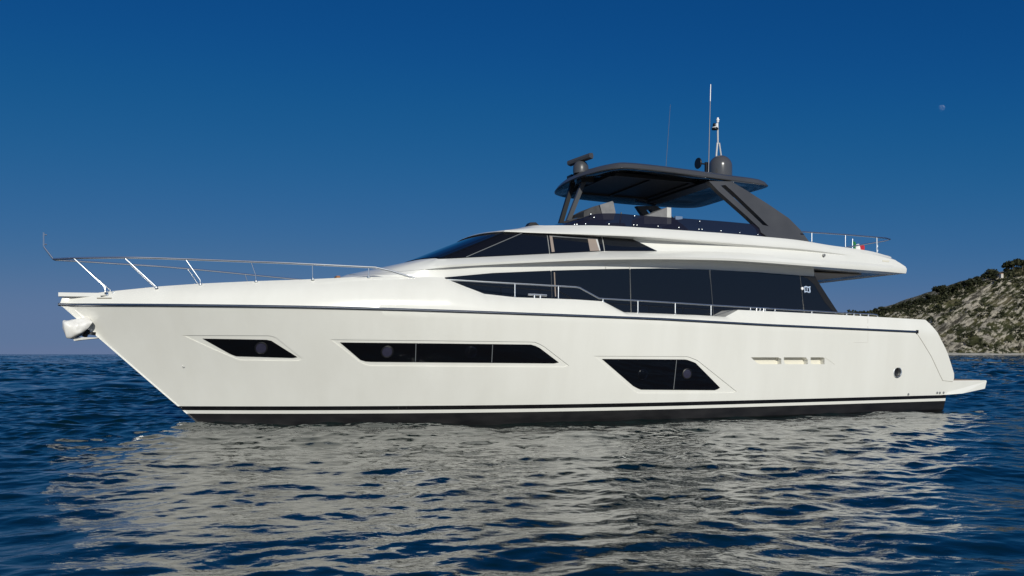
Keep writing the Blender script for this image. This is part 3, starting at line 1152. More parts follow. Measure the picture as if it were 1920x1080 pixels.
# light mast behind the dome
b = MB()
m0 = np.array(bp(1343.5, 290, .25))
b.tube([bp(1343, 292, .3), bp(1345, 268, .3)], .026, 8)
b.tube([bp(1352, 292, .05), bp(1348.5, 268, .05)], .024, 8)
b.tube([bp(1346, 270, .2), bp(1345.5, 228, .2)], .024, 8)
b.tube([bp(1343, 292, .3), (bp(1343, 292, .3)[0], .3, 6.3)], .026, 8)
b.tube([bp(1352, 292, .05), (bp(1352, 292, .05)[0], .05, 6.3)], .024, 8)
lm = b.build("light_mast", mat("mast_paint", (.42, .43, .45), .45), yacht)
b = MB()
p = bp(1345.8, 229, .2)
b.lathe((p[0], p[1], p[2]), [(.035, 0), (.035, .04), (.05, .05), (.05, .07), (.03, .08), (.03, .12), (.015, .13)], 12)
b.build("anchor_lamp", LAMP, lm)
b = MB()
p = bp(1340.5, 243, .2)
b.lathe((p[0], p[1], p[2]), [(.09, 0), (.095, .03), (.05, .05), (.05, .08), (.06, .09), (.06, .15), (.03, .17)], 14)
b.build("steaming_lamp", BLACK, lm)
b = MB()
b.lathe((p[0], p[1], p[2] + .045), [(.085, 0), (.085, .018)], 14)
b.box((p[0] - .02, p[1] - .015, p[2] + .05), (p[0] + .02, p[1] + .10, p[2] + .15))
b.build("lamp_bracket", LAMP, lm, smooth=False)
for q_ in (((1340, 243), (1346, 243)), ((1338, 231.5), (1346, 234))):
    b = MB()
    b.tube([bp(*q_[0], .2), bp(*q_[1], .2)], .017, 6)
    b.build("lamp_arm", BLACK, lm)
p = bp(1311.5, 306.5, .9)
b = MB()
hd = []
b.lathe((p[0] - .06, p[1], p[2]), [(.145, 0), (.15, .02), (.13, .05), (.06, .09), (.02, .12), (.02, .28)], 22, axis='s')
hn = b.build("hailer_horn", BLACK, yacht)
b = MB()
b.box((p[0] + .18, p[1] - .03, 6.20), (p[0] + .26, p[1] + .03, p[2] + .05))
b.build("horn_bracket", BLACK, hn, smooth=False)

# ---- rails
def rail(name, pts, r=.019, m=STEEL):
    b_ = MB()
    b_.tube([tuple(p) for p in pts], r, 8)
    return b_.build(name, m, yacht)


def post(par, pts, r=.0115):
    b_ = MB()
    b_.tube([tuple(p) for p in pts], r, 8)
    e_ = pts[-1]
    b_.lathe((e_[0], e_[1], e_[2] - .02), [(.035, 0), (.035, .03), (.02, .045)], 10)
    b_.build("stanchion", STEEL, par)


tb = lambda s, z=0: float(np.interp(s, [-3.0, -2.85, -2.4, -1.5, 0, 2, 4.0, 5.0, 5.7], [.0, .05, .30, .66, 1.06, 1.72, 2.14, 2.30, 2.42]))
bow_px = [(100, 486), (125, 484.7), (165, 483.6), (233, 483), (290, 484), (348, 486), (410, 488.3), (471, 490.7), (530, 493), (586, 495.8), (640, 498.5), (691, 501), (703, 501.5), (733, 508), (766, 518.5), (778, 521)]
br = bps(bow_px, tb)
br = [br[0]] + br[1:]
main = rail("bow_rail", [tuple(p) for p in cat(br[:12], 60)] + br[12:], .023)
star = rail("bow_rail", [(p[0], -p[1], p[2]) for p in cat(br[:12], 60)] + [(p[0], -p[1], p[2]) for p in br[12:]], .020)
# upright staff at the very bow
b = MB()
b.tube([bp(100, 486, .0), bp(83, 464, 0), bp(82, 461, 0), bp(82, 436, 0)], .019, 8)
js = b.build("bow_staff", STEEL, yacht)
for y in (440, 458):
    p = bp(82, y, 0)
    b = MB()
    b.tube([p, (p[0] + .06, 0, p[2])], .012, 6)
    b.build("staff_bracket", STEEL, js)
for pts in ([(139, 485), (196, 537), (197.5, 546)], [(233, 483.2), (285, 531), (293, 538.5)], [(347.7, 486), (375, 525), (375.8, 532.5)], [(471, 491), (479.6, 516), (480, 527)], [(586, 496.2), (586.3, 523)], [(691.3, 501.5), (691.3, 519.5)]):
    w3 = bps(pts, tb)
    post(main, w3)
    post(star, [(p[0], -p[1], p[2]) for p in w3])

side_px = [(826, 524), (870, 526.3), (922, 529.3), (984, 532.8), (1046, 536.3), (1080, 538.2), (1087, 539.5), (1123, 559.3), (1130, 560), (1200, 563.8), (1266, 567.8), (1335, 572.3), (1439, 578.3), (1520, 583), (1580, 586.8), (1636, 589.3), (1644, 590.5), (1646.5, 595)]
tsd = lambda s, z=0: topT(s) - .05
sd = bps(side_px, tsd)
side = rail("side_rail", sd, .017)
sides_ = rail("side_rail", [(p[0], -p[1], p[2]) for p in sd], .017)
for (x, y0, y1) in ((965.5, 532, 557.5), (1047, 536.3, 561), (1130.6, 560, 566), (1196, 563.6, 586.5), (1266, 567.8, 589.5), (1333, 572.2, 593.5), (1407, 576.5, 582.5), (1425, 577.6, 583.4), (1434.5, 578.2, 584), (1453, 579.2, 585), (1522, 583.2, 588), (1587.5, 587, 591.3), (1601, 587.7, 592), (1613, 588.3, 592.8), (1628, 589, 593.6)):
    w3 = bps([(x, y0), (x, y1)], tsd)
    post(side, w3, .015)
    post(sides_, [(p[0], -p[1], p[2]) for p in w3], .015)
# mooring cleat on the bulwark
b = MB()
b.tube(bps([(990, 552.3), (1000, 552.5), (1014, 553.2), (1025, 554)], tsd), .024, 8)
for x in (1002, 1013):
    b.tube(bps([(x, 553), (x, 560.5)], tsd), .022, 8)
b.build("mooring_cleat", STEEL, yacht)
b = MB()
b.tube(bps([(1412, 576.5), (1442, 578)], tsd), .014, 8)
b.tube(bps([(1419, 577), (1418, 583)], tsd), .012, 8)
b.tube(bps([(1432, 577.8), (1431, 583.5)], tsd), .012, 8)
b.build("mooring_cleat", STEEL, yacht)
# fairlead let into the bow bulwark
b = MB()
p = bp(205, 551.5, upT)
b.prism(P2([(188, 554.6), (200, 547), (229, 545), (218, 553.4)], p[1] - .02), p[1] - .2, p[1] + .012)
fl = b.build("fairlead", ZINC, yacht, smooth=False)
for x in (201, 212):
    b = MB()
    p2 = bp(x, 554, p[1] + .02)
    b.lathe((p2[0], p2[1] - .03, p2[2]), [(.032, 0), (.032, .07), (.04, .08), (.04, .09)], 12)
    b.build("roller", STEEL, fl)
b = MB()
q = bps([(182, 559), (209, 559)], lambda s, z: upT(s, z) + .004)
b.tube(q, .012, 6)
b.build("scupper", SEAM, fl)
seam("deck_seam", [(835, 525), (860, 536), (897, 551)], upT, .006, SEAML, hull)

# stern rail of the flybridge deck
tst = lambda s, z=0: 2.40
srp = bps([(1505, 434.5), (1585, 439.8), (1644, 444.8), (1661, 446.3)], tst)
zr = srp[-1][2]
cs = srp[-1][0]
rl = srp + [(cs + .28, 2.28, zr), (cs + .40, 2.0, zr), (cs + .42, 1.6, zr), (cs + .42, 0, zr), (cs + .42, -1.6, zr), (cs + .40, -2.0, zr), (cs + .28, -2.28, zr)] + [(p[0], -p[1], p[2]) for p in srp[::-1]]
stn = rail("stern_rail", rl, .019)
for (x, y0, y1) in ((1522, 435.6, 455), (1585, 440, 465), (1644, 445, 474)):
    w3 = bps([(x, y0), (x, y1)], tst)
    post(stn, w3)
    post(stn, [(p[0], -p[1], p[2]) for p in w3])
for t_ in (1.7, .3, -1.1):
    post(stn, [(cs + .42, t_, zr), (cs + .42, t_, 4.2)])


# ------------------------------------------------------------------ things carried by the yacht
def local(p):
    w = P0 + p[0] * U + p[1] * N
    return (w[0], w[1], p[2])


def thing(o, label, catg, group=None):
    o["label"] = label
    o["category"] = catg
    if group:
        o["group"] = group
    return o


def empty(name, loc, rz, label, catg, group=None):
    o = bpy.data.objects.new(name, None)
    COL.objects.link(o)
    o.location = loc
    o.rotation_euler = (0, 0, rz)
    return thing(o, label, catg, group)


# flag on a short staff at the after end of the flybridge
fp = bp(1597, 470, .4)
flag = empty("flag", local((fp[0], .4, 4.20)), A, "small green white and red flag drooping behind the stern coaming of the yacht", "flag")
b = MB()
b.tube([(0, 0, 0), (.03, 0, fp[2] - 4.20 + .36)], .014, 8)
b.build("flagstaff", STEEL, flag)
cloth = [("green_cloth", (.01, .17, .05)), ("white_cloth", (.75, .75, .73)), ("red_cloth", (.5, .02, .04))]
b = MB()
nx, nz = 24, 8
ztop_ = fp[2] - 4.20 + .30
rws = []
for i in range(nz + 1):
    row = []
    for j in range(nx + 1):
        x = j / nx
        z = i / nz
        row.append((.03 + .46 * x, .05 * math.sin(x * 9 + z * 2) + .03 * math.sin(x * 17), ztop_ - .20 * x - .05 * math.sin(x * 7) - z * (.34 - .06 * x)))
    rws.append(row)
bb_ = b.grid(rws)
b.m = [0 if (k % nx) < nx / 3 else (1 if (k % nx) < 2 * nx / 3 else 2) for k in range(len(b.f))]
b.build("flag_cloth", [mat(n, c_, .8) for n, c_ in cloth], flag)

# anchor hung under the stem
an0 = bp(150, 622, 0)
anchor = empty("anchor", local(an0), A, "white painted anchor hanging under the pointed bow of the yacht", "anchor")


def al(px, py, t):
    p_ = bp(px, py, t)
    return (p_[0] - an0[0], p_[1] - an0[1], p_[2] - an0[2])


b = MB()      # shank running up the stem into its slot
q = [al(139, 581, .06), al(148, 581, .06), al(168, 598, .10), al(158, 600, .10)]
b.prism([(p[0], p[2]) for p in q], -.07, .11)
b.build("shank", ANCH, anchor, smooth=False)
b = MB()      # body with two flukes spread to either side
top = [al(118, 604, .0), al(124, 602.5, .0), al(152, 598, .0), al(166, 596.5, .0), al(176, 606, .0)]
for sg in (1, -1):
    def w_(px, py, t):
        p_ = al(px, py, 0)
        return (p_[0], sg * t, p_[2])
    outline_a = [w_(118.5, 603, .10), w_(125, 602, .17), w_(150, 598.5, .20), w_(166, 597, .20), w_(176, 606, .24)]
    outline_b = [w_(120, 609, .16), w_(126, 610, .30), w_(147, 614, .36), w_(160, 611, .34), w_(174, 609, .28)]
    outline_c = [w_(124.5, 632.5, .10), w_(127, 633.5, .20), w_(140, 632.5, .26), w_(155, 626, .30), w_(167, 618, .26)]
    outline_d = [w_(124.5, 632.5, .04), w_(126.5, 633, .06), w_(139, 631, .08), w_(154, 625, .10), w_(166, 616, .10)]
    outline_z = [w_(118.5, 603, .0), w_(125, 601.5, .0), w_(150, 597.5, .0), w_(166, 596.5, .0), w_(176, 605.5, .0)]
    fine = [cat(o_l, 17) for o_l in (outline_z, outline_a, outline_b, outline_c, outline_d)]
    cols_ = [cat([f_l[q_] for f_l in fine], 21) for q_ in range(17)]
    gridp = []
    for r_ in range(21):
        row = []
        for q_ in range(17):
            p_ = cols_[q_][r_]
            k_ = 0 if r_ == 0 else .030 * noise.fractal(Vector((p_[0] * 6, p_[1] * 6, p_[2] * 6)), 1, 2, 3)
            row.append((p_[0] + k_ * .6, p_[1] + k_ * sg, p_[2] + k_ * .8))
        gridp.append(row)
    b.grid(gridp)
b.build("fluke", ANCH, anchor, ang=40)
b = MB()
b.prism([(p[0], p[2]) for p in [al(138, 634, 0), al(141, 639.5, 0), al(150, 638, 0), al(185, 634.5, 0), al(184, 633, 0), al(150, 632.5, 0)]], -.16, .16)
b.build("tripping_palm", ZINC, anchor, smooth=False)
b = MB()
b.tube([al(171, 628, 0), al(172, 622, 0)], [.10, .10], 12)
b.tube([al(165, 618, 0), al(158, 632, 0)], .05, 8)
b.build("roller", BLACK, anchor)

# ------------------------------------------------------------------ moon
mdist = 30000
moon_p = Vector(((1765 - 960) / F * mdist, mdist, CAMH + (HY - 203) / F * mdist))
mm = bpy.data.materials.new("moon_rock")
mm.use_nodes = True
nt = mm.node_tree
nt.nodes.clear()
o_ = nt.nodes.new("ShaderNodeOutputMaterial")
ad = nt.nodes.new("ShaderNodeAddShader")
tr = nt.nodes.new("ShaderNodeBsdfTransparent")
df = nt.nodes.new("ShaderNodeBsdfDiffuse")
nz = nt.nodes.new("ShaderNodeTexNoise")
nz.inputs["Scale"].default_value = .012
cr_ = nt.nodes.new("ShaderNodeValToRGB")
cr_.color_ramp.elements[0].position = .4
cr_.color_ramp.elements[1].position = .62
cr_.color_ramp.elements[0].color = (.03, .03, .03, 1)
cr_.color_ramp.elements[1].color = (.10, .095, .09, 1)
tcm = nt.nodes.new("ShaderNodeTexCoord")
nt.links.new(tcm.outputs["Object"], nz.inputs["Vector"])
nt.links.new(nz.outputs[0], cr_.inputs[0])
nt.links.new(cr_.outputs[0], df.inputs[0])
nt.links.new(tr.outputs[0], ad.inputs[0])
nt.links.new(df.outputs[0], ad.inputs[1])
nt.links.new(ad.outputs[0], o_.inputs[0])
bm = bmesh.new()
bmesh.ops.create_icosphere(bm, subdivisions=4, radius=6.3 / F * mdist)
bmesh.ops.delete(bm, geom=[f for f in bm.faces if f.calc_center_median().y > 0], context='FACES')
me = bpy.data.meshes.new("moon")
bm.to_mesh(me)
bm.free()
me.materials.append(mm)
mo = link("moon", me)
mo.location = moon_p
thing(mo, "faint pale daytime moon high in the blue sky at the right", "moon")

# ------------------------------------------------------------------ sea
#SEA
def waves():
    comps = []
    r2 = np.random.default_rng(5)
    lam = np.exp(np.linspace(math.log(.07), math.log(7.0), 130))
    for L in lam:
        k = 2 * math.pi / L
        th = R(-72) + r2.normal(0, R(40))
        slope = float(np.interp(math.log(L), [math.log(q) for q in (.07, .15, .30, .6, 1.0, 1.6, 3, 7)], [.006, .014, .024, .027, .024, .017, .010, .006]))
        comps.append((k * math.cos(th), k * math.sin(th), slope / k, r2.uniform(0, 2 * math.pi), L))
    for L in np.exp(np.linspace(math.log(8), math.log(900), 52)):      # longer waves, only where the mesh is too coarse for short ones
        k = 2 * math.pi / L
        th = R(-80) + r2.normal(0, R(34))
        comps.append((k * math.cos(th), k * math.sin(th), min(.05 / k, .16), r2.uniform(0, 2 * math.pi), L))
    return comps


def sea_height(x, y, cell, comps):
    z = np.zeros_like(x)
    dx = np.zeros_like(x)
    dy = np.zeros_like(x)
    gust = .78 + .30 * np.sin(x * .11 + y * .07 + 1.2) * np.sin(y * .09 - x * .05) + .16 * np.sin(x * .41 - y * .23 + 2)
    far = .70 + .3 * np.clip((np.hypot(x, y) - 7) / 8, 0, 1) + .9 * np.clip((np.hypot(x, y) - 20) / 20, 0, 1) + .35 * np.clip((-x - 5) / 6, 0, 1) + .25 * np.clip((x - 10) / 6, 0, 1)     # open water outside the lee of the yacht
    for kx, ky, a, ph, L in comps:
        att = np.clip((L / cell - 2.5) / 2.0, 0, 1)
        if L > 7.5:
            att = att * np.clip(cell * 9 / L - .7, 0, 1)
        elif L > 1.4:
            att = att * (1 + 1.8 * np.clip(cell / .55 - .35, 0, 1))
        if att.max() <= 0:
            continue
        kk = math.hypot(kx, ky)
        am = a * att * (gust if L < 1.6 else 1.0) * (far if L < 7.5 else 1.0)
        p_ = kx * x + ky * y + ph
        z += am * np.cos(p_)
        sn = np.sin(p_) * am * .8
        dx -= sn * kx / kk
        dy -= sn * ky / kk
    return x + dx, y + dy, z


comps = waves()
ang = np.concatenate([np.linspace(-180, -40, 141)[:-1], np.linspace(-40, 40, 760), np.linspace(40, 180, 141)[1:]])
rad_ = [1.2]
while rad_[-1] < 4.6:
    rad_.append(rad_[-1] * 1.02)
while rad_[-1] < 40:
    rad_.append(rad_[-1] + min(.009 + .0016 * rad_[-1], .06))
while rad_[-1] < 140:
    rad_.append(rad_[-1] * 1.006)
while rad_[-1] < 40000:
    rad_.append(rad_[-1] * 1.018)
rad_ = np.array(rad_)
AA, RR = np.meshgrid(np.radians(ang[:-1]), rad_)
X, Y = RR * np.sin(AA), RR * np.cos(AA)
dang = np.radians(np.diff(ang))
cell = np.maximum(RR * dang[None, :], np.gradient(rad_)[:, None] * .8)
X2, Y2, Z2 = sea_height(X, Y, cell, comps)
nr, nc = X.shape
co = np.stack([X2, Y2, Z2], -1).reshape(-1, 3)
co = np.vstack([co, [[0, 0, 0]]])
i, j = np.meshgrid(np.arange(nr - 1), np.arange(nc), indexing='ij')
j2 = (j + 1) % nc
fa = np.stack([i * nc + j, (i + 1) * nc + j, (i + 1) * nc + j2, i * nc + j2], -1).reshape(-1, 4)
me = bpy.data.meshes.new("water")
nv, nf = len(co), len(fa)
me.vertices.add(nv)
me.vertices.foreach_set("co", co.astype(np.float32).ravel())
me.loops.add(nf * 4 + nc * 3)
tri = np.stack([np.full(nc, nv - 1), np.arange(nc), (np.arange(nc) + 1) % nc], -1)
me.loops.foreach_set("vertex_index", np.concatenate([fa.ravel(), tri.ravel()]).astype(np.int32))
me.polygons.add(nf + nc)
me.polygons.foreach_set("loop_start", np.concatenate([np.arange(nf) * 4, nf * 4 + np.arange(nc) * 3]).astype(np.int32))
me.polygons.foreach_set("use_smooth", [True] * (nf + nc))
me.update(calc_edges=True)
me.validate()
WAT = mat("sea_water", (.001, .0105, .0105), .008, ior=1.85)
tc = nd(WAT, "ShaderNodeTexCoord")
mp = nd(WAT, "ShaderNodeMapping")
mp.inputs["Scale"].default_value = (.75, 1.3, 1)
mp.inputs["Rotation"].default_value = (0, 0, R(12))
n1 = nd(WAT, "ShaderNodeTexNoise", Scale=5.5, Detail=5.0, Roughness=.55, Distortion=.6)
n2 = nd(WAT, "ShaderNodeTexNoise", Scale=.55, Detail=6.0, Roughness=.6, Distortion=.4)
bu1 = nd(WAT, "ShaderNodeBump", Strength=.2, Distance=.02)
bu2 = nd(WAT, "ShaderNodeBump", Strength=.35, Distance=.10)
ln(WAT, tc.outputs["Object"], mp.inputs[0])
ln(WAT, mp.outputs[0], n1.inputs["Vector"])
ln(WAT, mp.outputs[0], n2.inputs["Vector"])
ln(WAT, n1.outputs[0], bu1.inputs["Height"])
ln(WAT, n2.outputs[0], bu2.inputs["Height"])
ln(WAT, bu2.outputs[0], bu1.inputs["Normal"])
# open water: small wind waves finer than the mesh, as a slope texture fixed to the sea itself
nf = nd(WAT, "ShaderNodeTexNoise", Scale=.9, Detail=5.0, Roughness=.65)
nl_ = nd(WAT, "ShaderNodeTexNoise", Scale=.035, Detail=3.0, Roughness=.55)
ln(WAT, mp.outputs[0], nf.inputs["Vector"])
ln(WAT, mp.outputs[0], nl_.inputs["Vector"])
sb_ = nd(WAT, "ShaderNodeVectorMath", operation='SUBTRACT')
sb_.inputs[1].default_value = (.5, .5, .5)
ln(WAT, nf.outputs["Color"], sb_.inputs[0])
mu_ = nd(WAT, "ShaderNodeVectorMath", operation='MULTIPLY')
mu_.inputs[1].default_value = (1.8, 2.8, 0)
ln(WAT, sb_.outputs[0], mu_.inputs[0])
le_ = nd(WAT, "ShaderNodeVectorMath", operation='LENGTH')
ln(WAT, tc.outputs["Object"], le_.inputs[0])
mr_ = nd(WAT, "ShaderNodeMapRange")
mr_.inputs["From Min"].default_value = 25
mr_.inputs["From Max"].default_value = 110
ln(WAT, le_.outputs["Value"], mr_.inputs[0])
ma_ = nd(WAT, "ShaderNodeMapRange")
ma_.inputs["From Min"].default_value = .35
ma_.inputs["From Max"].default_value = .65
ma_.inputs["To Min"].default_value = .55
ma_.inputs["To Max"].default_value = 1.45
ln(WAT, nl_.outputs[0], ma_.inputs[0])
mm_ = nd(WAT, "ShaderNodeMath", operation='MULTIPLY')
ln(WAT, mr_.outputs[0], mm_.inputs[0])
ln(WAT, ma_.outputs[0], mm_.inputs[1])
sc2 = nd(WAT, "ShaderNodeVectorMath", operation='SCALE')
ln(WAT, mu_.outputs[0], sc2.inputs[0])
ln(WAT, mm_.outputs[0], sc2.inputs["Scale"])
ad2 = nd(WAT, "ShaderNodeVectorMath", operation='ADD')
ln(WAT, bu1.outputs[0], ad2.inputs[0])
ln(WAT, sc2.outputs[0], ad2.inputs[1])
no2 = nd(WAT, "ShaderNodeVectorMath", operation='NORMALIZE')
ln(WAT, ad2.outputs[0], no2.inputs[0])
ln(WAT, no2.outputs[0], bsdf(WAT).inputs["Normal"])
me.materials.append(WAT)
wa = link("water", me)
wa["kind"] = "structure"

# ------------------------------------------------------------------ headland
#HILL
HD = 1000.0           # distance of the shore
def wx(px, d):
    return (px - 960) / F * d


RIDGE = [(1380, 662), (1440, 640), (1500, 612), (1560, 592), (1600, 588), (1641, 588), (1656, 582), (1689, 576), (1728, 567), (1756, 557), (1792, 546), (1817, 536), (1847, 527),
         (1860, 522), (1880, 515), (1894, 508), (1920, 501), (1980, 490), (2060, 484), (2200, 496), (2400, 520), (2700, 560), (3000, 640), (3100, 664)]
rpx = [a for a, b in RIDGE]
rpy = [b for a, b in RIDGE]
RD = 1150.0


def ridge_h(x):       # ridge height over world x (taken at the ridge distance)
    px = 960 + x / RD * F
    return float(np.interp(px, rpx, [(664 - y) / F * RD + CAMH for y in rpy]))


def shore_y(x):
    return HD + 12 * math.sin(x * .021) + 7 * math.sin(x * .057 + 1)


hx = np.linspace(wx(1370, RD), wx(3110, RD), 560)
hv = np.linspace(0, 1.6, 130)


def hill_z(x, v):
    """v: 0 at the shore, 1 at the ridge, beyond 1 falls away behind"""
    h = ridge_h(x)
    if v <= 1:
        prof = np.interp(v, [0, .03, .12, .35, .6, .8, 1], [0, .02, .14, .42, .66, .85, 1.0])
    else:
        prof = 1 - .25 * (v - 1) ** 2
    z = h * prof
    fade = min(v * 6, 1) * (1 if v < .85 else max(.25, 1 - (v - .85) * 5))
    e = min(h / 40, 1)
    n_ = noise.fractal(Vector((x * .013 + v * 1.7, v * 2.2, 3.1)), 1.0, 2.1, 6)
    g_ = abs(noise.noise(Vector((x * .020 + v * 1.8, v * 1.2, 9.0))))
    n2_ = noise.fractal(Vector((x * .06 + v * 6.5, v * 9, 1.0)), .8, 2.2, 5)
    z += fade * e * (7.0 * n_ - 26 * (0.25 - g_) * (g_ < .25) + 5.5 * n2_)
    return max(z, -1.0 if v > .01 else -1.0)


verts = []
rock = []
# rock outcrops: (px centre, height in px rows, half-width, half-height, tilt)
OUT = [(1746, 646, 26, 15, .5), (1730, 640, 20, 14, .9), (1772, 640, 22, 9, .5), (1775, 610, 36, 7, .62), (1795, 600, 20, 6, .55), (1828, 557, 24, 8, .55), (1846, 541, 16, 5, .4), (1820, 575, 12, 5, .1),
       (1863, 590, 26, 6, .72), (1848, 605, 16, 5, .72), (1856, 635, 8, 14, 1.2), (1892, 648, 18, 4, .3), (1815, 605, 12, 6, .6), (1915, 647, 12, 6, .2), (1762, 590, 16, 2.5, .35), (1790, 650, 22, 7, .3), (1700, 640, 20, 12, .5),
       (1985, 600, 40, 10, .6), (2060, 560, 30, 8, .5), (2100, 630, 40, 12, .4), (1868, 522, 12, 4, .3)]
for x in hx:
    sy = shore_y(x)
    for v in hv:
        y = sy + (RD - sy) * v if v <= 1 else RD + (v - 1) * 350
        z = hill_z(x, v)
        verts.append((x, y, z))
        px = 960 + x / y * F
        py = 664 - (z - CAMH) / y * F
        r_ = 0
        for (cx, cy, w, h, tl) in OUT:
            dx, dy = px - cx, -(py - cy)
            c_, s_ = math.cos(tl), math.sin(tl)
            a_, b_ = (dx * c_ + dy * s_) / w, (-dx * s_ + dy * c_) / h
            r_ = max(r_, 1.15 - .9 * math.hypot(a_, b_))
        if v < .035:
            r_ = max(r_, 1.0)
        rock.append(max(r_, -1))
faces = []
nvv = len(hv)
for a in range(len(hx) - 1):
    for b_ in range(nvv - 1):
        faces.append((a * nvv + b_, (a + 1) * nvv + b_, (a + 1) * nvv + b_ + 1, a * nvv + b_ + 1))
me = bpy.data.meshes.new("headland")
me.from_pydata(verts, [], faces)
at = me.attributes.new("rock", 'FLOAT', 'POINT')
at.data.foreach_set("value", np.array(rock, np.float32))
me.polygons.foreach_set("use_smooth", [True] * len(me.polygons))
HM = mat("hillside", (.05, .06, .02), .95, spec=.1)
tc = nd(HM, "ShaderNodeTexCoord")
mp = nd(HM, "ShaderNodeMapping")
mp.vector_type = 'TEXTURE'
mp.inputs["Rotation"].default_value = (0, R(-40), 0)
mp.inputs["Scale"].default_value = (2.4, 1, .55)
na = nd(HM, "ShaderNodeTexNoise", Scale=.13, Detail=9.0, Roughness=.72)
nb = nd(HM, "ShaderNodeTexNoise", Scale=.03, Detail=8.0, Roughness=.62)
nc_ = nd(HM, "ShaderNodeTexNoise", Scale=.22, Detail=6.0, Roughness=.7)
ln(HM, tc.outputs["Object"], mp.inputs[0])
ln(HM, mp.outputs[0], na.inputs["Vector"])
ln(HM, tc.outputs["Object"], nb.inputs["Vector"])
ln(HM, tc.outputs["Object"], nc_.inputs["Vector"])
gr = nd(HM, "ShaderNodeValToRGB")
els = gr.color_ramp.elements
els[0].position, els[0].color = .36, (.022, .026, .013, 1)
els[1].position, els[1].color = .66, (.125, .110, .070, 1)
e_ = els.new(.47)
e_.color = (.045, .050, .022, 1)
e_ = els.new(.56)
e_.color = (.080, .078, .036, 1)
ln(HM, nb.outputs[0], gr.inputs[0])
rk = nd(HM, "ShaderNodeValToRGB")
els = rk.color_ramp.elements
els[0].position, els[0].color = .44, (.06, .055, .045, 1)
els[1].position, els[1].color = .56, (.44, .40, .325, 1)
ln(HM, na.outputs[0], rk.inputs[0])
atn = nd(HM, "ShaderNodeAttribute", attribute_name="rock")
m1 = nd(HM, "ShaderNodeMath", operation='MULTIPLY_ADD')
m1.inputs[1].default_value = 4.2
m1.inputs[2].default_value = -2.12
ln(HM, na.outputs[0], m1.inputs[0])
m2 = nd(HM, "ShaderNodeMath", operation='ADD')
ln(HM, m1.outputs[0], m2.inputs[0])
ln(HM, atn.outputs["Fac"], m2.inputs[1])
mr = nd(HM, "ShaderNodeMapRange")
mr.inputs["From Min"].default_value = -.02
mr.inputs["From Max"].default_value = .25
ln(HM, m2.outputs[0], mr.inputs[0])
mx = nd(HM, "ShaderNodeMix", data_type='RGBA')
ln(HM, mr.outputs[0], mx.inputs[0])
ln(HM, gr.outputs[0], mx.inputs[6])
ln(HM, rk.outputs[0], mx.inputs[7])
ln(HM, mx.outputs[2], bsdf(HM).inputs["Base Color"])
bh = nd(HM, "ShaderNodeBump", Strength=1.0, Distance=5.0)
ln(HM, na.outputs[0], bh.inputs["Height"])
ln(HM, bh.outputs[0], bsdf(HM).inputs["Normal"])
me.materials.append(HM)
hl_ = link("headland", me)
hl_["kind"] = "structure"

# pale shingle beach at its foot
b = MB(False)
rws = [[], [], []]
for x in np.linspace(hx[0], hx[-1], 260):
    y = shore_y(x)
    w_ = 1.2 + 1.0 * noise.noise(Vector((x * .03, 0, 0)))
    rws[0].append((x, y - 6 - 4 * w_, -.2))
    rws[1].append((x, y - 3, .9 + .6 * w_))
    rws[2].append((x, y + 8, 1.8 + 1.0 * w_))
b.grid(rws)
be = b.build("beach", vary(mat("shingle", (.4, .38, .34), .9), (.30, .28, .24), (.52, .50, .45), .2))
be["kind"] = "structure"

# ------------------------------------------------------------------ trees and scrub on the headland
LEAF = mat("evergreen_leaf", (.02, .03, .01), .8, spec=.2)
oi = nd(LEAF, "ShaderNodeObjectInfo")
tcl = nd(LEAF, "ShaderNodeTexCoord")
nl = nd(LEAF, "ShaderNodeTexNoise", Scale=.35, Detail=4.0)
crl = nd(LEAF, "ShaderNodeValToRGB")
crl.color_ramp.elements[0].position = .35
crl.color_ramp.elements[1].position = .68
crl.color_ramp.elements[0].color = (.014, .019, .010, 1)
crl.color_ramp.elements[1].color = (.060, .063, .030, 1)
ln(LEAF, tcl.outputs["Object"], nl.inputs["Vector"])
ln(LEAF, nl.outputs[0], crl.inputs[0])
ln(LEAF, crl.outputs[0], bsdf(LEAF).inputs["Base Color"])
BARK = mat("bark", (.10, .075, .05), .9)


def leaf_cloud(b_, c, rx, rz, n, size, rg):
    for _ in range(n):
        d_ = rg.normal(size=3)
        d_ /= np.linalg.norm(d_)
        rr_ = rg.uniform(.35, 1.0) ** .5 * (1 + .25 * math.sin(5 * d_[0] + 3 * d_[2]))
        p_ = np.array(c) + d_ * np.array([rx, rx, rz]) * rr_
        u_ = rg.normal(size=3)
        u_ /= np.linalg.norm(u_)
        v_ = np.cross(u_, rg.normal(size=3))
        v_ /= np.linalg.norm(v_)
        s_ = size * rg.uniform(.5, 1.2)
        k_ = [b_.vert(tuple(p_ + (u_ * math.cos(a) + v_ * math.sin(a)) * s_)) for a in (0, 1.3, 2.5, 3.8, 5.1)]
        b_.face(k_)


def hill_at(px, v):
    d = HD + (RD - HD) * min(v, 1)
    x = wx(px, d)
    y = shore_y(x) + (RD - shore_y(x)) * v
    x = wx(px, y)
    return x, y, hill_z(x, v)


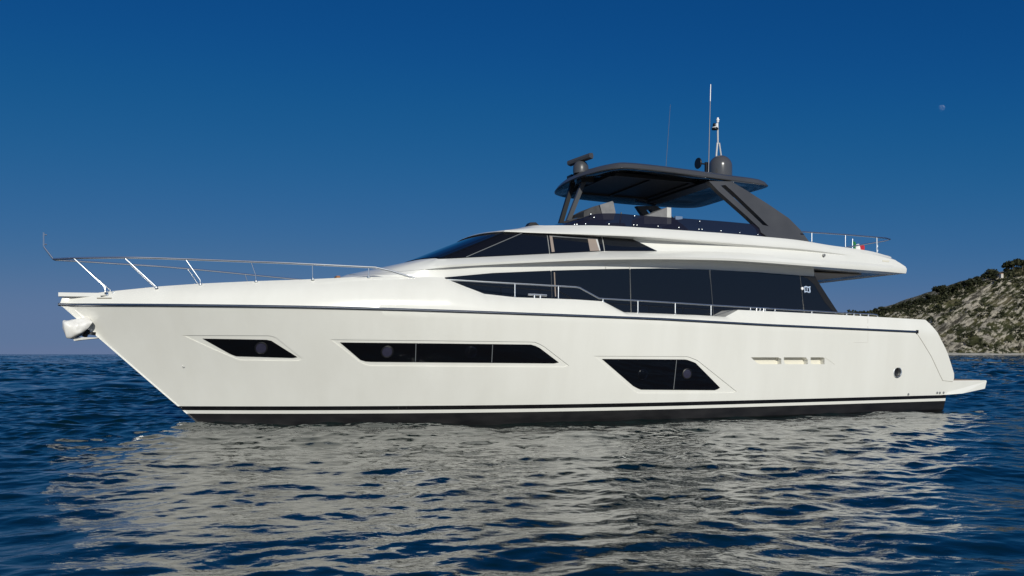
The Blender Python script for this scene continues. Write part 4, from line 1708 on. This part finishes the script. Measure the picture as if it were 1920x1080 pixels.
kinds = []
for kd in range(5):
    rg = np.random.default_rng(40 + kd)
    b = MB(False)
    h = [9, 7, 10, 6.5, 8][kd]
    rx = [4.2, 3.6, 3.4, 3.8, 4.8][kd]
    for q in range(6):
        a = rg.uniform(0, 6.28)
        leaf_cloud(b, (math.cos(a) * rx * .45, math.sin(a) * rx * .45, h * (.55 + .07 * q * .7)), rx * rg.uniform(.5, .75), h * .20, 130, .55, rg)
    crown_me = b.mesh("crown", LEAF, False)
    b = MB(False)
    b.tube([(0, 0, -1.0), (.1, 0, h * .3), (.2, .1, h * .62)], [.35, .25, .12], 7)
    b.tube([(.1, 0, h * .3), (1.2, .3, h * .55)], [.16, .07], 6)
    b.tube([(.1, 0, h * .33), (-1.1, -.4, h * .58)], [.15, .06], 6)
    kinds.append((crown_me, b.mesh("trunk", BARK)))
kl = ["round", "low spreading", "tall", "squat", "broad"]
tr_px = [1642, 1653, 1664, 1676, 1687, 1697, 1706, 1716, 1727, 1738, 1746, 1758, 1764, 1772, 1781, 1790, 1797, 1806, 1814, 1823, 1831, 1840, 1850, 1856, 1863, 1886, 1893, 1901, 1909, 1917, 1926, 1935]
tr_big = {1758: 1.25, 1764: 1.3, 1790: 1.2, 1850: 1.5, 1856: 1.5, 1893: 1.5, 1901: 1.4, 1909: 1.5, 1689: 1.1, 1917: 1.5, 1814: 1.25, 1823: 1.2}
ONES = "first second third fourth fifth sixth seventh eighth ninth tenth eleventh twelfth thirteenth fourteenth fifteenth sixteenth seventeenth eighteenth nineteenth twentieth".split()
ORD = ONES + ["twenty-" + w for w in ONES[:9]] + ["thirtieth"] + ["thirty-" + w for w in ONES[:9]]
for k, px in enumerate(tr_px):
    x, y, z = hill_at(px, .99 + .02 * math.sin(k * 2.3))
    kd = (k * 3 + k // 4) % 5
    sc_ = (tr_big.get(px, .85 + .15 * math.sin(k * 1.7))) * 1.35
    if px < 1700:
        sc_ *= .9
    e_ = empty("evergreen_tree", (x, y, z - .3), k * 1.3, "dark evergreen tree", "tree", "trees along the ridge of the headland")
    e_.scale = (sc_, sc_, sc_)
    e_["label"] = "%s dark evergreen tree from the left along the headland skyline" % ORD[k]
    link("crown", kinds[kd][0], e_)
    link("trunk", kinds[kd][1], e_)

rg = np.random.default_rng(77)
b = MB(False)
cnt = 0
while cnt < 2100:
    px = rg.uniform(1560, 2080)
    v = rg.uniform(.06, 1.02) if cnt % 4 else rg.uniform(.9, 1.03)
    x, y, z = hill_at(px, v)
    if z < 2:
        continue
    py = 664 - (z - CAMH) / y * F
    rk_ = 0
    for (cx, cy, w, h, tl) in OUT:
        dx, dy = px - cx, -(py - cy)
        c_, s_ = math.cos(tl), math.sin(tl)
        rk_ = max(rk_, 1.3 - math.hypot((dx * c_ + dy * s_) / w, (-dx * s_ + dy * c_) / h))
    dens = .5 + .9 * noise.noise(Vector((x * .018, v * 3.0, 5)))
    if v > .82:
        dens += .5
    if px > 1880 and .35 < v < .75:
        dens -= .15
    if v < .5:
        dens -= .27
    if rk_ > .1 or rg.uniform() > dens:
        continue
    s_ = rg.uniform(1.0, 2.4) * (1.7 if rg.uniform() < .22 else 1)
    leaf_cloud(b, (x, y, z + s_ * .4), s_ * 1.15, s_ * .8, 26, s_ * .34, rg)
    cnt += 1
sb = b.build("scrub", LEAF, smooth=False)
sb["kind"] = "stuff"
sb["label"] = "dark green scrub covering the rocky slope of the headland"

# villa half hidden near the top
x, y, z = hill_at(1874, .93)
vz = CAMH + (664 - 519) / F * y
ho = empty("hillside_house", (x, y - 4, vz + 1), .25, "small white house among dark trees near the top of the headland", "house")
b = MB(False)
ho.scale = (.62, .62, .62)
b.box((-3.2, -3, -5), (3.2, 3, 4.4))
w_h = b.build("wall", vary(mat("render_white", (.62, .58, .52), .8), (.55, .5, .45), (.66, .62, .57), .5), ho, smooth=False)
b = MB(False)
b.prism([(-3.8, 4.4), (3.8, 4.4), (0, 6.2)], -3.6, 3.6)
b.build("roof", mat("terracotta", (.30, .16, .10), .8), ho, smooth=False)
for xx in (-1.6, 1.5):
    b = MB(False)
    b.box((xx - .5, -3.06, 1.2), (xx + .5, -3.0, 2.8))
    b.build("window", BLACK, ho, smooth=False)

# two far marker floats near the horizon on the left
for (px, py, lab) in ((75, 669.6, "white marker float on the far sea, the left one of the two"), (166.5, 668.6, "white marker float on the far sea, the right one nearer the bow")):
    d = CAMH * F / (py - HY)
    b = MB(False)
    b.lathe((0, 0, -.1), [(.18, 0), (.22, .16), (.18, .32), (.07, .4), (.03, .7)], 14)
    o = b.build("marker_float", mat("float_white", (.75, .73, .7), .5))
    o.location = ((px - 960) / F * d, d, 0)
    thing(o, lab, "buoy", "marker floats on the far sea")
